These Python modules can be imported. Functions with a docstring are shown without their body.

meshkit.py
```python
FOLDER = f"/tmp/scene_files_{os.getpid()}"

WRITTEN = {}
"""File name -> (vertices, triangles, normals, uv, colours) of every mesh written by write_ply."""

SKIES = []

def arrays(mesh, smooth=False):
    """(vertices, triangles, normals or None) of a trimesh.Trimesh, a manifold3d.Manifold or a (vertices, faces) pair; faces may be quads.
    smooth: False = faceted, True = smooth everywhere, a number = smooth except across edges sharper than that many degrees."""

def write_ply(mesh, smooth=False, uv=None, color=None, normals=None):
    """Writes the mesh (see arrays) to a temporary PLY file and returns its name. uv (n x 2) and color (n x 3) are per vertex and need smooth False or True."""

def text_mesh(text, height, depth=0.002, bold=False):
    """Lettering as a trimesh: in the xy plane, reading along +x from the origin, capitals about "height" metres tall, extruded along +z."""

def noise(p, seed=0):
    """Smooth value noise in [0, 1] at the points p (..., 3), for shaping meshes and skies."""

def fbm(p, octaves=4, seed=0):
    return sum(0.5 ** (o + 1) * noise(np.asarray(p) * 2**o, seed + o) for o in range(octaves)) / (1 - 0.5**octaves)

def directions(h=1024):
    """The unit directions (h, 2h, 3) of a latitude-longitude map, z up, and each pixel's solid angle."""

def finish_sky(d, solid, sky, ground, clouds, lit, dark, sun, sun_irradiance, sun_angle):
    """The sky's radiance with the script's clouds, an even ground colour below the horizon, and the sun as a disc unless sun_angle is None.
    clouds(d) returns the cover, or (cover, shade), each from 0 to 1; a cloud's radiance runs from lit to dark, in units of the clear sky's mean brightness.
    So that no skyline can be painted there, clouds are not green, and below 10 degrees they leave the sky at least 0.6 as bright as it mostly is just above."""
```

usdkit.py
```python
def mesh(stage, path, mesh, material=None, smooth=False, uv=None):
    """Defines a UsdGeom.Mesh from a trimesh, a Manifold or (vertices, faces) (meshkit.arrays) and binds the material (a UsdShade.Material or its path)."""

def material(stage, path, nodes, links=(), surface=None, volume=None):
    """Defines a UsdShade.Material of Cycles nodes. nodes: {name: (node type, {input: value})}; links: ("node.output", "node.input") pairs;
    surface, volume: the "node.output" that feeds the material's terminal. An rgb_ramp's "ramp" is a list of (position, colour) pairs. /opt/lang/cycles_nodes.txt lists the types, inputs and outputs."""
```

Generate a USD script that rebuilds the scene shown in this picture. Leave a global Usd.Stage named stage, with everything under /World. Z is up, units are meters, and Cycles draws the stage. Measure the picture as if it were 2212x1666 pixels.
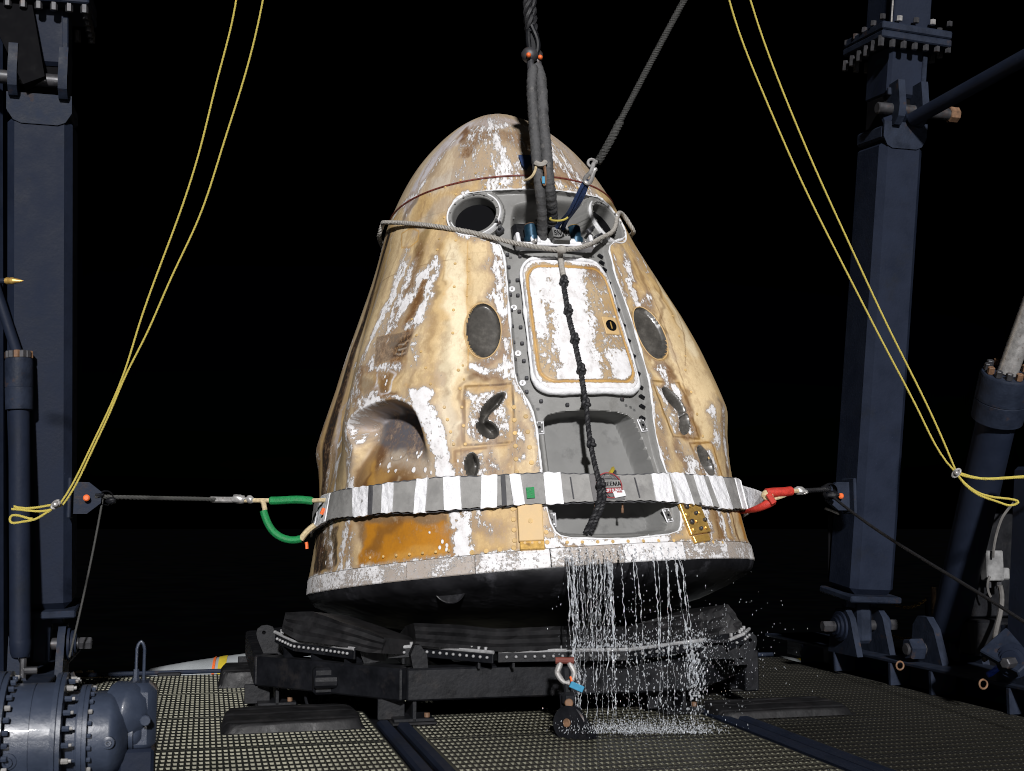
import math, random
import numpy as np, trimesh, usdkit, meshkit
from pxr import Usd, UsdGeom, UsdLux, UsdShade, Gf, Sdf, Vt

random.seed(7); RNG = np.random.default_rng(7)
stage = Usd.Stage.CreateInMemory()
UsdGeom.SetStageUpAxis(stage, UsdGeom.Tokens.z); UsdGeom.SetStageMetersPerUnit(stage, 1.0)
UsdGeom.Xform.Define(stage, '/World'); UsdGeom.Scope.Define(stage, '/World/Looks')

# ---------------------------------------------------------------- camera, sky, flood of light, exposure
F, CX, CY, EYE = 2600.0, 1106.0, 833.0, np.array([0, 0, 1.5])
PITCH = math.atan(284 / F)
FW = np.array([0, math.cos(PITCH), math.sin(PITCH)]); UP = np.array([0, -math.sin(PITCH), math.cos(PITCH)]); RT = np.array([1.0, 0, 0])
cam = UsdGeom.Camera.Define(stage, '/World/camera')
cam.CreateHorizontalApertureAttr(36.0); cam.CreateVerticalApertureAttr(36.0 * 771 / 1024); cam.CreateFocalLengthAttr(36.0 * F / 2212)
cam.CreateClippingRangeAttr(Gf.Vec2f(0.1, 2000)); cam.CreateExposureAttr(0.15)
cam.CreateFStopAttr(5.6); cam.CreateFocusDistanceAttr(9.6)
cam.AddTransformOp().Set(Gf.Matrix4d(*RT, 0, *UP, 0, *(-FW), 0, *EYE, 1))
SUN_EL, SUN_AZ = math.radians(22), math.radians(5)             # deck floodlights high on the superstructure behind the camera, slightly right
SUN = np.array([math.sin(SUN_AZ) * math.cos(SUN_EL), -math.cos(SUN_AZ) * math.cos(SUN_EL), math.sin(SUN_EL)])
sun = UsdLux.DistantLight.Define(stage, '/World/flood_light')
sun.CreateIntensityAttr(1.0); sun.CreateNormalizeAttr(True); sun.CreateAngleAttr(3.0); sun.CreateColorAttr(Gf.Vec3f(1.0, 0.985, 0.985))
zc = SUN; xc = np.cross([0, 0, 1.0], zc); xc /= np.linalg.norm(xc); yc = np.cross(zc, xc)
sun.AddTransformOp().Set(Gf.Matrix4d(*xc, 0, *yc, 0, *zc, 0, 0, 0, 0, 1))
skymat = usdkit.material(stage, '/World/Looks/night_sky', {
    'sky': ('sky_texture', {'sky_type': 'single_scattering', 'sun_disc': False, 'sun_elevation': SUN_EL, 'sun_rotation': math.atan2(SUN[0], SUN[1])}),
    'bg': ('background_shader', {'strength': 0.00002})}, [('sky.color', 'bg.color')], surface='bg.background')
dome = UsdLux.DomeLight.Define(stage, '/World/sky')
UsdShade.MaterialBindingAPI.Apply(dome.GetPrim()).Bind(skymat)
dome.GetPrim().SetCustomDataByKey('kind', 'structure'); dome.GetPrim().SetCustomDataByKey('label', 'black night sky')

# ---------------------------------------------------------------- places
U = np.array([-0.245, 0.9695, 0]); V = np.array([0.9695, 0.245, 0]); Z = np.array([0, 0, 1.0])     # ship: aft, starboard, up
def ray(x, y):
    d = FW * F + RT * (x - CX) - UP * (y - CY); return d / np.linalg.norm(d)
def at(x, y, Y):                                                # point seen at x, y lying Y metres ahead
    d = ray(x, y); return EYE + d * (Y / d[1])
def on(x, y, z=0.0):                                            # point seen at x, y at height z
    d = ray(x, y); return EYE + d * ((z - EYE[2]) / d[2])
def unit(a): a = np.asarray(a, float); return a / np.linalg.norm(a)

# ---------------------------------------------------------------- shapes: (vertices, triangles)
def cat(parts):
    v, f, n = [], [], 0
    for a, b in parts:
        v.append(a); f.append(np.asarray(b) + n); n += len(a)
    return np.vstack(v), np.vstack(f)
def tm(m): return np.array(m.vertices), np.array(m.faces)
_hull = {}
def rbox(sx, sy, sz, b=0.01):
    k = (round(sx, 4), round(sy, 4), round(sz, 4), round(b, 4))
    if k not in _hull:
        b2 = min(b, .49 * min(sx, sy, sz)); h = np.array([sx, sy, sz]) / 2; p = []
        for s in np.ndindex(2, 2, 2):
            c = (np.array(s) * 2 - 1)
            for i in range(3):
                q = c * (h - b2); q[i] = c[i] * h[i]; p.append(q)
        _hull[k] = tm(trimesh.convex.convex_hull(np.array(p)))
    v, f = _hull[k]; return v.copy(), f
def xf(m, M): v, f = m; return v @ M[:3, :3].T + M[:3, 3], f
def mat4(x, y, z, o):
    M = np.eye(4); M[:3, 0] = x; M[:3, 1] = y; M[:3, 2] = z; M[:3, 3] = o; return M
def ship(o): return mat4(V, U, Z, o)
def obox(c, sx, sy, sz, b=0.01, x=V, y=U, z=Z): return xf(rbox(sx, sy, sz, b), mat4(x, y, z, np.asarray(c)))
def beam(p0, p1, w, d, b=0.02, side=V):                         # box from p0 to p1, w along side, d across
    p0, p1 = np.asarray(p0), np.asarray(p1); z = unit(p1 - p0); x = unit(side - z * (side @ z)); y = np.cross(z, x)
    return xf(rbox(w, d, np.linalg.norm(p1 - p0), b), mat4(x, y, z, (p0 + p1) / 2))
def frames(P):
    P = np.asarray(P, float); T = np.gradient(P, axis=0); T /= np.linalg.norm(T, axis=1, keepdims=True) + 1e-12
    n = np.cross(T[0], [0.3, 0.2, 0.93]); n /= np.linalg.norm(n); N = [n]
    for i in range(1, len(P)):
        n = N[-1] - T[i] * (N[-1] @ T[i]); N.append(n / (np.linalg.norm(n) + 1e-12))
    N = np.array(N); return T, N, np.cross(T, N)
def tube(P, r, n=8, cap=True):
    P = np.asarray(P, float); T, N, B = frames(P); r = np.broadcast_to(r, len(P))
    a = np.arange(n) / n * 2 * np.pi
    v = (P[:, None] + r[:, None, None] * (np.cos(a)[None, :, None] * N[:, None] + np.sin(a)[None, :, None] * B[:, None])).reshape(-1, 3)
    i = np.arange(len(P) - 1)[:, None] * n; j = np.arange(n)[None]; k = (j + 1) % n
    f = np.vstack([np.stack([i + j, i + k, i + n + k], -1).reshape(-1, 3), np.stack([i + j, i + n + k, i + n + j], -1).reshape(-1, 3)])
    if cap:
        v = np.vstack([v, P[0], P[-1]]); m = len(v); j = np.arange(n); k = (j + 1) % n
        f = np.vstack([f, np.stack([k, j, np.full(n, m - 2)], -1), np.stack([j, k, np.full(n, m - 1)], -1) + np.array([(len(P) - 1) * n, (len(P) - 1) * n, 0])])
    return v, f
def smooth_path(P, n=40):
    from scipy.interpolate import PchipInterpolator, CubicSpline
    P = np.asarray(P, float); s = np.r_[0, np.cumsum(np.linalg.norm(np.diff(P, axis=0), axis=1))]
    return (CubicSpline(s, P) if len(P) > 2 else (lambda t: P[0] + (P[1] - P[0]) * (t / s[-1])[:, None]))(np.linspace(0, s[-1], n))
def cyl(p0, p1, r, n=20, b=0.0):
    p0, p1 = np.asarray(p0, float), np.asarray(p1, float)
    if b <= 0: return tube([p0, p1], r, n)
    t = unit(p1 - p0); return tube([p0, p0 + t * b, p1 - t * b, p1], np.array([r - b, r, r, r - b]), n)
def turned(p0, axis, prof, n=40):                               # profile of (distance along axis, radius)
    p0 = np.asarray(p0, float); P = np.array([p0 + unit(axis) * d for d, _ in prof]); r = np.array([max(q, 1e-4) for _, q in prof])
    t = unit(axis); x = unit(np.cross(t, [0.3, 0.2, 0.93])); y = np.cross(t, x); a = np.arange(n) / n * 2 * np.pi
    v = (P[:, None] + r[:, None, None] * (np.cos(a)[None, :, None] * x + np.sin(a)[None, :, None] * y)).reshape(-1, 3)
    i = np.arange(len(P) - 1)[:, None] * n; j = np.arange(n)[None]; k = (j + 1) % n
    f = np.vstack([np.stack([i + j, i + k, i + n + k], -1).reshape(-1, 3), np.stack([i + j, i + n + k, i + n + j], -1).reshape(-1, 3)])
    return v, f
def prism(poly, h, M=None, hole=None):                          # shapely-style extrusion along local z, centred
    from shapely.geometry import Polygon
    g = Polygon(poly, [hole] if hole is not None else None)
    m = trimesh.creation.extrude_polygon(g, h, engine='earcut'); v, f = tm(m); v = v - [0, 0, h / 2]
    return xf((v, f), M) if M is not None else (v, f)
def circ(c, r, n=20): a = np.arange(n) / n * 2 * np.pi; return np.stack([c[0] + r * np.cos(a), c[1] + r * np.sin(a)], -1)
def hexbolt(p, ax, r, h, n=6): return cyl(p, np.asarray(p) + unit(ax) * h, r, n)
def blob(c, r, seed=0, amp=.25, sub=2, M=None):
    m = trimesh.creation.icosphere(sub, 1.0); v = np.array(m.vertices); k = 1 + amp * (meshkit.fbm(v * 2.2 + seed * 7.3, 3, seed) - .5) * 2
    v = v * k[:, None] * np.asarray(r); 
    if M is not None: v = v @ M.T
    return v + c, np.array(m.faces)

# ---------------------------------------------------------------- prims
_names = {}; _loc = {}
def numbered(parent, name):
    k = (parent, name); n = _names.get(k, 0); _names[k] = n + 1
    return f'{parent}/{name}' + (f'_{n:03d}' if n else '')
def data(p, **kw):
    for k, v in kw.items():
        if v: p.SetCustomDataByKey(k, v)
def thing(name, label=None, category=None, loc=(0, 0, 0), group=None, kind=None):
    path = numbered('/World', name); x = UsdGeom.Xform.Define(stage, path); x.AddTranslateOp().Set(Gf.Vec3d(*map(float, loc)))
    data(x.GetPrim(), label=label, category=category, group=group, kind=kind); _loc[path] = np.asarray(loc, float); return path
def part(parent, name, m, material, smooth=30, label=None, kind=None):
    path = numbered(parent, name); o = _loc.get(parent, np.zeros(3)); _loc[path] = o
    p = usdkit.mesh(stage, path, (m[0] - o, m[1]), material, smooth); data(p.GetPrim(), label=label, kind=kind)
    _last[0] = p; return path
_last = [None]
def solo(name, m, material, label, category=None, smooth=30, group=None, kind=None):
    path = numbered('/World', name); p = usdkit.mesh(stage, path, m, material, smooth); _loc[path] = np.zeros(3)
    data(p.GetPrim(), label=label, category=category, group=group, kind=kind); return path

# ---------------------------------------------------------------- materials
def look(name, col, rough=.5, var=.25, scale=6., metal=0., bump=0., bscale=60., spec=.5, dirt=None, dirt_amt=.5, dirt_scale=3., coat=0.):
    col = np.asarray(col, float)
    nd = {'g': ('geometry', {}), 'n': ('noise_texture', {'scale': scale, 'detail': 6., 'roughness': .6}),
          'r': ('rgb_ramp', {'ramp': [(.3, tuple(col * (1 - var))), (.7, tuple(np.minimum(col * (1 + var), .95)))]}),
          'rr': ('map_range', {'from_min': .3, 'from_max': .7, 'to_min': rough * .8, 'to_max': min(1, rough * 1.25)}),
          'p': ('principled_bsdf', {'metallic': metal, 'specular_ior_level': spec, 'coat_weight': coat})}
    ln = [('g.position', 'n.vector'), ('n.fac', 'r.fac'), ('n.fac', 'rr.value'), ('rr.result', 'p.roughness')]
    out = 'r.color'
    if dirt is not None:
        nd |= {'d': ('noise_texture', {'scale': dirt_scale, 'detail': 9., 'roughness': .68}), 'dm': ('map_range', {'from_min': 1 - dirt_amt - .08, 'from_max': 1 - dirt_amt + .08, 'clamp': True}),
               'dx': ('mix', {'color2': tuple(dirt)})}
        ln += [('g.position', 'd.vector'), ('d.fac', 'dm.value'), ('dm.result', 'dx.fac'), (out, 'dx.color1')]; out = 'dx.color'
    ln.append((out, 'p.base_color'))
    if bump:
        nd |= {'bn': ('noise_texture', {'scale': bscale, 'detail': 4.}), 'b': ('bump', {'strength': 1., 'distance': bump})}
        ln += [('g.position', 'bn.vector'), ('bn.fac', 'b.height'), ('b.normal', 'p.normal')]
    return usdkit.material(stage, '/World/Looks/' + name, nd, ln, surface='p.BSDF')
L = {}
L['navy'] = look('navy_paint', (.0105, .015, .029), .6, .16, 4, bump=.0015, bscale=40, spec=.14, dirt=(.011, .014, .022), dirt_amt=.36)
L['edge'] = look('worn_lit_edge', (.27, .27, .275), .45, .3, 30, dirt=(.15, .14, .13), dirt_amt=.36, dirt_scale=20)  # worn tray edges; the light they catch is painted into the grey
L['navy_edge'] = look('worn_navy_paint', (.0145, .02, .035), .6, .3, 9, spec=.16, bump=.002, bscale=50, dirt=(.05, .03, .02), dirt_amt=.34, dirt_scale=7)
L['motor'] = look('lamplit_glossy_navy', (.032, .042, .067), .38, .2, 6, bump=.0022, bscale=26, coat=.2, dirt=(.02, .018, .018), dirt_amt=.3)  # same navy paint as the legs, colour lightened for the nearer lamp
L['steel'] = look('bright_steel', (.42, .41, .4), .34, .3, 20, metal=.45, dirt=(.12, .07, .04), dirt_amt=.35, dirt_scale=30)
L['darksteel'] = look('dark_steel', (.05, .05, .055), .45, .3, 14, metal=.3, dirt=(.06, .03, .02), dirt_amt=.36, dirt_scale=12)
L['rust'] = look('rusty_steel', (.16, .085, .045), .7, .4, 25)
L['blacksteel'] = look('black_painted_steel', (.005, .0055, .0075), 0.5, .35, 8, bump=.002, bscale=30, spec=.3, dirt=(.018, .016, .016), dirt_amt=.36, dirt_scale=5)
L['rubber'] = look('black_rubber', (.009, .009, .01), .55, .4, 6, spec=.3, bump=.006, bscale=14, dirt=(.016, .015, .016), dirt_amt=.42, dirt_scale=4)
L['yellow'] = look('yellow_rope', (.5, .41, .08), .7, .25, 160, bump=.003, bscale=220)
L['greyrope'] = look('grey_rope', (.33, .31, .28), .8, .25, 60, bump=.003, bscale=160)
L['cream_rope'] = look('cream_rope', (.5, .4, .24), .8, .3, 50)
L['blackrope'] = look('black_rope', (.012, .012, .014), .55, .4, 80, bump=.003, bscale=180)
L['darkrope'] = look('dark_grey_rope', (.05, .05, .047), .8, .35, 60, bump=.004, bscale=150)
L['sleeve'] = look('dark_sling_sleeve', (.06, .06, .062), .72, .35, 12, bump=.01, bscale=26, dirt=(.12, .115, .11), dirt_amt=.38, dirt_scale=22)
L['webbing'] = look('grey_webbing', (.27, .265, .255), .85, .22, 7, bump=.002, bscale=240, dirt=(.2, .195, .19), dirt_amt=.4, dirt_scale=8)
L['webdark'] = look('dark_webbing', (.06, .06, .065), .8, .3, 30)
L['tape'] = look('white_tape', (.8, .8, .82), .36, .06, 9, bump=.016, bscale=22, dirt=(.66, .65, .65), dirt_amt=.36, dirt_scale=9)
L['white'] = look('white_sealant', (.74, .74, .75), .6, .12, 20, bump=.006, bscale=40)
L['whitepaint'] = look('white_metal_paint', (.74, .74, .76), .4, .05, 20)
L['green'] = look('green_sleeve', (.006, .2, .055), .6, .25, 40, bump=.004, bscale=110)
L['red'] = look('red_sleeve', (.48, .03, .018), .65, .25, 40, bump=.004, bscale=110)
L['labelred'] = look('faded_red_print', (.26, .03, .035), .7, .2, 30)
L['orange'] = look('orange_paint', (.75, .14, .03), .5, .2, 30)
L['bluestrap'] = look('blue_webbing', (.012, .03, .095), .75, .35, 40, bump=.002, bscale=200)
L['bluemetal'] = look('blue_anodised_metal', (.015, .05, .085), .35, .2, 20, metal=.5)
L['blueplastic'] = look('blue_hose_plastic', (.01, .06, .45), .4, .1, 20)
L['cyan'] = look('light_blue_tag', (.04, .24, .4), .5, .1, 20)
L['grey'] = look('grey_interior_paint', (.215, .213, .205), .38, .1, 5, bump=.001, bscale=50, dirt=(.16, .155, .145), dirt_amt=.38, dirt_scale=6)
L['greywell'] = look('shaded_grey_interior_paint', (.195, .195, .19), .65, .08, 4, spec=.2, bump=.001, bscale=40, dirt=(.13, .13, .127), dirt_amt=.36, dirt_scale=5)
L['greydark'] = look('dark_grey_interior_paint', (.1, .1, .098), .4, .12, 8)
L['black'] = look('matt_black', (.005, .005, .006), .8, .2, 10, spec=.05)
L['brass'] = look('gold_anodised_metal', (.6, .37, .1), .34, .15, 18, metal=.55, dirt=(.25, .14, .05), dirt_amt=.36, dirt_scale=14)
L['tanpaint'] = look('scorched_tan_paint', (.58, .4, .19), .5, .12, 6, dirt=(.4, .24, .09), dirt_amt=.36, dirt_scale=6)
L['plug'] = look('orange_plug', (.55, .37, .15), .55, .35, 9)
L['sealred'] = look('red_seal', (.14, .03, .02), .6, .4, 12)
L['labelgrey'] = look('grey_label_cloth', (.13, .125, .125), .7, .15, 30)
L['fender'] = look('grey_white_tube_fabric', (.3, .32, .33), .5, .12, 3)
L['signyellow'] = look('yellow_mark', (.5, .38, .03), .5, .1, 9)
L['wood'] = look('weathered_wood', (.18, .11, .06), .7, .3, 20)
L['cable'] = look('grey_cable', (.11, .105, .1), .6, .2, 30)
L['box'] = look('pale_grey_box', (.2, .2, .2), .5, .3, 15)
L['sea'] = look('night_sea', (.0008, .001, .0013), .25, .3, .5, bump=.3, bscale=1.2, spec=.25)  # near-black colour stands for water the floodlights do not reach
# water: clear, bubbly where it breaks up
L['water'] = usdkit.material(stage, '/World/Looks/water', {'g': ('geometry', {}), 'n': ('noise_texture', {'scale': 70., 'detail': 3.}), 'b': ('bump', {'distance': .012}),
    'p': ('principled_bsdf', {'base_color': (.9, .93, .97), 'roughness': .05, 'ior': 1.33, 'transmission_weight': .7})},
    [('g.position', 'n.vector'), ('n.fac', 'b.height'), ('b.normal', 'p.normal')], surface='p.BSDF')
L['lens'] = usdkit.material(stage, '/World/Looks/dark_glass', {'g': ('geometry', {}), 'n': ('noise_texture', {'scale': 5., 'detail': 9., 'roughness': .75}),
    'r': ('rgb_ramp', {'ramp': [(.3, (.03, .028, .025)), (.5, (.07, .065, .058)), (.62, (.12, .112, .1)), (.75, (.26, .245, .22))]}), 'p': ('principled_bsdf', {'roughness': .3, 'coat_weight': .3})},
    [('g.position', 'n.vector'), ('n.fac', 'r.fac'), ('r.color', 'p.base_color')], surface='p.BSDF')
# moulded grating: pale resin sides, dark grit worn into the top
def grating(name, pale, dark, wet):
    return usdkit.material(stage, '/World/Looks/' + name, {'g': ('geometry', {}), 's': ('separate_xyz', {}), 'm': ('map_range', {'from_min': .5, 'from_max': .8, 'clamp': True}),
        'n': ('noise_texture', {'scale': 2.2, 'detail': 6., 'roughness': .6}), 'nf': ('noise_texture', {'scale': 55., 'detail': 3.}), 'nw': ('noise_texture', {'scale': .9, 'detail': 5., 'roughness': .6}),
        'r': ('rgb_ramp', {'ramp': [(.3, pale), (.7, tuple(1.5 * c for c in pale))]}), 'rt': ('rgb_ramp', {'ramp': [(.35, dark), (.7, tuple(3 * c for c in dark))]}), 'x': ('mix', {}),
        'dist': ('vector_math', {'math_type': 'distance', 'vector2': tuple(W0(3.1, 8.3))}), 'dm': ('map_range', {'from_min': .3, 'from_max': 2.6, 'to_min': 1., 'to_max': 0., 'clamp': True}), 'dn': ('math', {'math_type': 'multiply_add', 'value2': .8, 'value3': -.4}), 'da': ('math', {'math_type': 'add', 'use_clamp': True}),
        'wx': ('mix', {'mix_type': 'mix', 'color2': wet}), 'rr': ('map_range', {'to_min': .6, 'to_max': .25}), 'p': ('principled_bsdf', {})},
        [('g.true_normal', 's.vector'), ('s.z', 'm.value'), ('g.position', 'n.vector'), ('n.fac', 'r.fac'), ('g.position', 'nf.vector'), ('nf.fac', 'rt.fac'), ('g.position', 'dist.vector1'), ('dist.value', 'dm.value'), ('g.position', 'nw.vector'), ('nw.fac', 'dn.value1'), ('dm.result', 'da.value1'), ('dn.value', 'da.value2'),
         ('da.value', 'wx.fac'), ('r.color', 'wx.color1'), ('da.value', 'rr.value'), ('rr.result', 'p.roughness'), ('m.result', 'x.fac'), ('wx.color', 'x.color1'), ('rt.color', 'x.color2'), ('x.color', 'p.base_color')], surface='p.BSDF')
def W0(sv, su): return V * sv + U * su
L['grate'] = grating('moulded_grating', (.185, .18, .135), (.006, .007, .006), (.1, .095, .065))
L['grate_mid'] = grating('middle_grating', (.17, .165, .125), (.008, .008, .007), (.12, .115, .085))  # middle field, slightly darker than the left one
L['grate_falloff'] = grating('falloff_dimmed_grating', (.05, .047, .034), (.005, .005, .005), (.04, .038, .03))  # wet right field, its colour also darkened for the floodlight falling off
# heat-worn coating of the spacecraft: painted tint, crisp flakes of white where 'flake' is high
def skin(name, rough=.5, flake_scale=8.0):
    return usdkit.material(stage, '/World/Looks/' + name, {
        'pc': ('attribute', {'attribute': 'pc'}), 'ti': ('attribute', {'attribute': 'tint'}), 'fl': ('attribute', {'attribute': 'flake'}), 'sc': ('attribute', {'attribute': 'scorch'}), 'sp': ('attribute', {'attribute': 'speck'}),
        'n1': ('noise_texture', {'scale': flake_scale, 'detail': 10., 'roughness': .66, 'distortion': .4}), 'n2': ('noise_texture', {'scale': 36., 'detail': 8., 'roughness': .8}),
        'n3': ('noise_texture', {'scale': 3.2, 'detail': 8., 'roughness': .62}), 'n4': ('noise_texture', {'scale': 60., 'detail': 4., 'roughness': .7}),
        'a1': ('math', {'math_type': 'multiply', 'value2': .44}), 'a2': ('math', {'math_type': 'multiply_add', 'value2': .56}),
        'f0': ('map_range', {'from_min': .3, 'from_max': .7, 'clamp': False}), 'f1': ('math', {'math_type': 'add'}), 'f2': ('map_range', {'from_min': .97, 'from_max': 1.03, 'clamp': True}),
        'h1': ('map_range', {'from_min': .5, 'from_max': .88, 'clamp': True}), 'h2': ('math', {'math_type': 'multiply', 'use_clamp': True}),
        'vo': ('voronoi_texture', {'scale': 26., 'feature': 'f1'}), 'v1': ('math', {'math_type': 'subtract'}), 'v2': ('map_range', {'from_min': 0., 'from_max': .05, 'clamp': True}),
        'fm': ('math', {'math_type': 'maximum'}),
        'mot': ('rgb_ramp', {'ramp': [(.3, (.62, .6, .58)), (.5, (.95, .95, .95)), (.7, (1., 1., 1.))]}), 'x0': ('mix', {'mix_type': 'multiply', 'fac': .55}),
        'fine': ('rgb_ramp', {'ramp': [(.35, (.8, .78, .75)), (.6, (1, 1, 1))]}), 'x00': ('mix', {'mix_type': 'multiply', 'fac': .4}),
        'br': ('rgb_ramp', {'ramp': [(.3, (.06, .024, .01)), (.5, (.17, .075, .022)), (.7, (.36, .19, .055))]}), 'x1': ('mix', {}),
        'ch1': ('map_range', {'from_min': .66, 'from_max': 1.06, 'clamp': True}), 'ch2': ('math', {'math_type': 'multiply', 'value2': .36}), 'x15': ('mix', {'color2': (.66, .58, .46)}), 'n5': ('noise_texture', {'scale': 11., 'detail': 7., 'roughness': .75}),
        'wh': ('rgb_ramp', {'ramp': [(.3, (.46, .44, .43)), (.45, (.68, .665, .665)), (.58, (.77, .765, .775)), (.75, (.81, .81, .825))]}), 'x2': ('mix', {}),
        'rr': ('map_range', {'from_min': 0., 'from_max': 1., 'to_min': rough, 'to_max': .75}), 'b': ('bump', {'strength': .8, 'distance': .006}), 'p': ('principled_bsdf', {'specular_ior_level': .4})},
        [('pc.vector', 'n1.vector'), ('pc.vector', 'n2.vector'), ('pc.vector', 'n3.vector'), ('pc.vector', 'n4.vector'), ('pc.vector', 'vo.vector'), ('n1.fac', 'a1.value1'), ('n2.fac', 'a2.value1'), ('a1.value', 'a2.value3'), ('a2.value', 'f0.value'),
         ('f0.result', 'f1.value1'), ('fl.fac', 'f1.value2'), ('f1.value', 'f2.value'), ('f1.value', 'h1.value'), ('h1.result', 'h2.value1'), ('sc.fac', 'h2.value2'),
         ('sp.fac', 'v1.value1'), ('vo.distance', 'v1.value2'), ('v1.value', 'v2.value'), ('f2.result', 'fm.value1'), ('v2.result', 'fm.value2'),
         ('n3.fac', 'mot.fac'), ('ti.color', 'x0.color1'), ('mot.color', 'x0.color2'), ('n4.fac', 'fine.fac'), ('x0.color', 'x00.color1'), ('fine.color', 'x00.color2'),
         ('n2.fac', 'br.fac'), ('h2.value', 'x1.fac'), ('x00.color', 'x1.color1'), ('br.color', 'x1.color2'), ('pc.vector', 'n5.vector'), ('n5.fac', 'wh.fac'), ('f1.value', 'ch1.value'), ('ch1.result', 'ch2.value1'), ('ch2.value', 'x15.fac'), ('x1.color', 'x15.color1'), ('fm.value', 'x2.fac'), ('x15.color', 'x2.color1'), ('wh.color', 'x2.color2'),
         ('x2.color', 'p.base_color'), ('fm.value', 'rr.value'), ('rr.result', 'p.roughness'), ('fm.value', 'b.height'), ('b.normal', 'p.normal')], surface='p.BSDF')
L['skin'] = skin('heat_worn_coating')
# ================================================================ spacecraft
CAP_C = np.array([0.17, 11.092, 0.933]); CAP_A = unit([-0.078, 0.093, 1.0])
E1 = unit(np.cross([0, 1.0, 0], CAP_A)); E2 = np.cross(CAP_A, E1); CAP_L = 4.509; MID = 20.8
HK = [-.2, 0, .06, .1, .2, .6, 1.2, 1.8, 2.4, 2.9, 3.2, 3.3, 3.58, 3.9, 4.17, 4.33, 4.42, 4.47, 4.50, 4.509]; RK = [2.0, 2.0, 2.0, 2.0, *[2.0 - .26813 * (h - .1) for h in (.2, .6, 1.2, 1.8, 2.4, 2.9, 3.2)], 1.142, 1.02, .835, .605, .42, .28, .18, .075, 0]
PH = [.1, .44, .77, 1.1, 1.4, 1.85, 2.2, 2.47, 2.8, 3.0, 3.2]; PB = [0, .04, .085, .17, .265, .245, .2, .145, .075, .035, .01]
from scipy.interpolate import PchipInterpolator
_rk = PchipInterpolator(HK, RK); _pb = PchipInterpolator(PH, PB)
def bulge(th, h=1.0):
    out = 0
    for c in (-57, 57, -125, 125):
        d = np.abs((th - MID - c + 180) % 360 - 180) / 32
        out = np.maximum(out, np.where(d < 1, (1 - np.clip((d - .25) / .75, 0, 1) ** 2) ** 2, 0) * (np.interp(h, [1.3, 1.9], [1.02, .8]) if abs(c) > 90 else 1))
    return out
def body_r(th, h):
    th, h = np.asarray(th, float), np.asarray(h, float)
    return np.maximum(_rk(np.clip(h, -.2, CAP_L)), 0) + np.where((h > .1) & (h < 3.2), _pb(np.clip(h, .1, 3.2)), 0) * bulge(th, h)
def capX(th, h, r):
    t = np.radians(th); return CAP_C + np.asarray(h)[..., None] * CAP_A + np.asarray(r)[..., None] * (np.sin(t)[..., None] * E1 - np.cos(t)[..., None] * E2)
_tt = np.linspace(7, 14, 2801)
def S(x, y):                                                    # bearing and height of the hull point seen at x, y
    X = EYE + _tt[:, None] * ray(x, y) - CAP_C; h = X @ CAP_A; a, b = X @ E1, -(X @ E2); th = np.degrees(np.arctan2(a, b)); g = np.hypot(a, b) - body_r(th, h) + 5 * ((h > CAP_L) | (h < -.3))
    i = np.argmax(g < 0) if (g < 0).any() else np.argmin(g)
    return th[i], h[i]
def P(x, y, off=0.0):
    th, h = S(x, y); return capX(th, h, body_r(th, h) + off)
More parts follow.
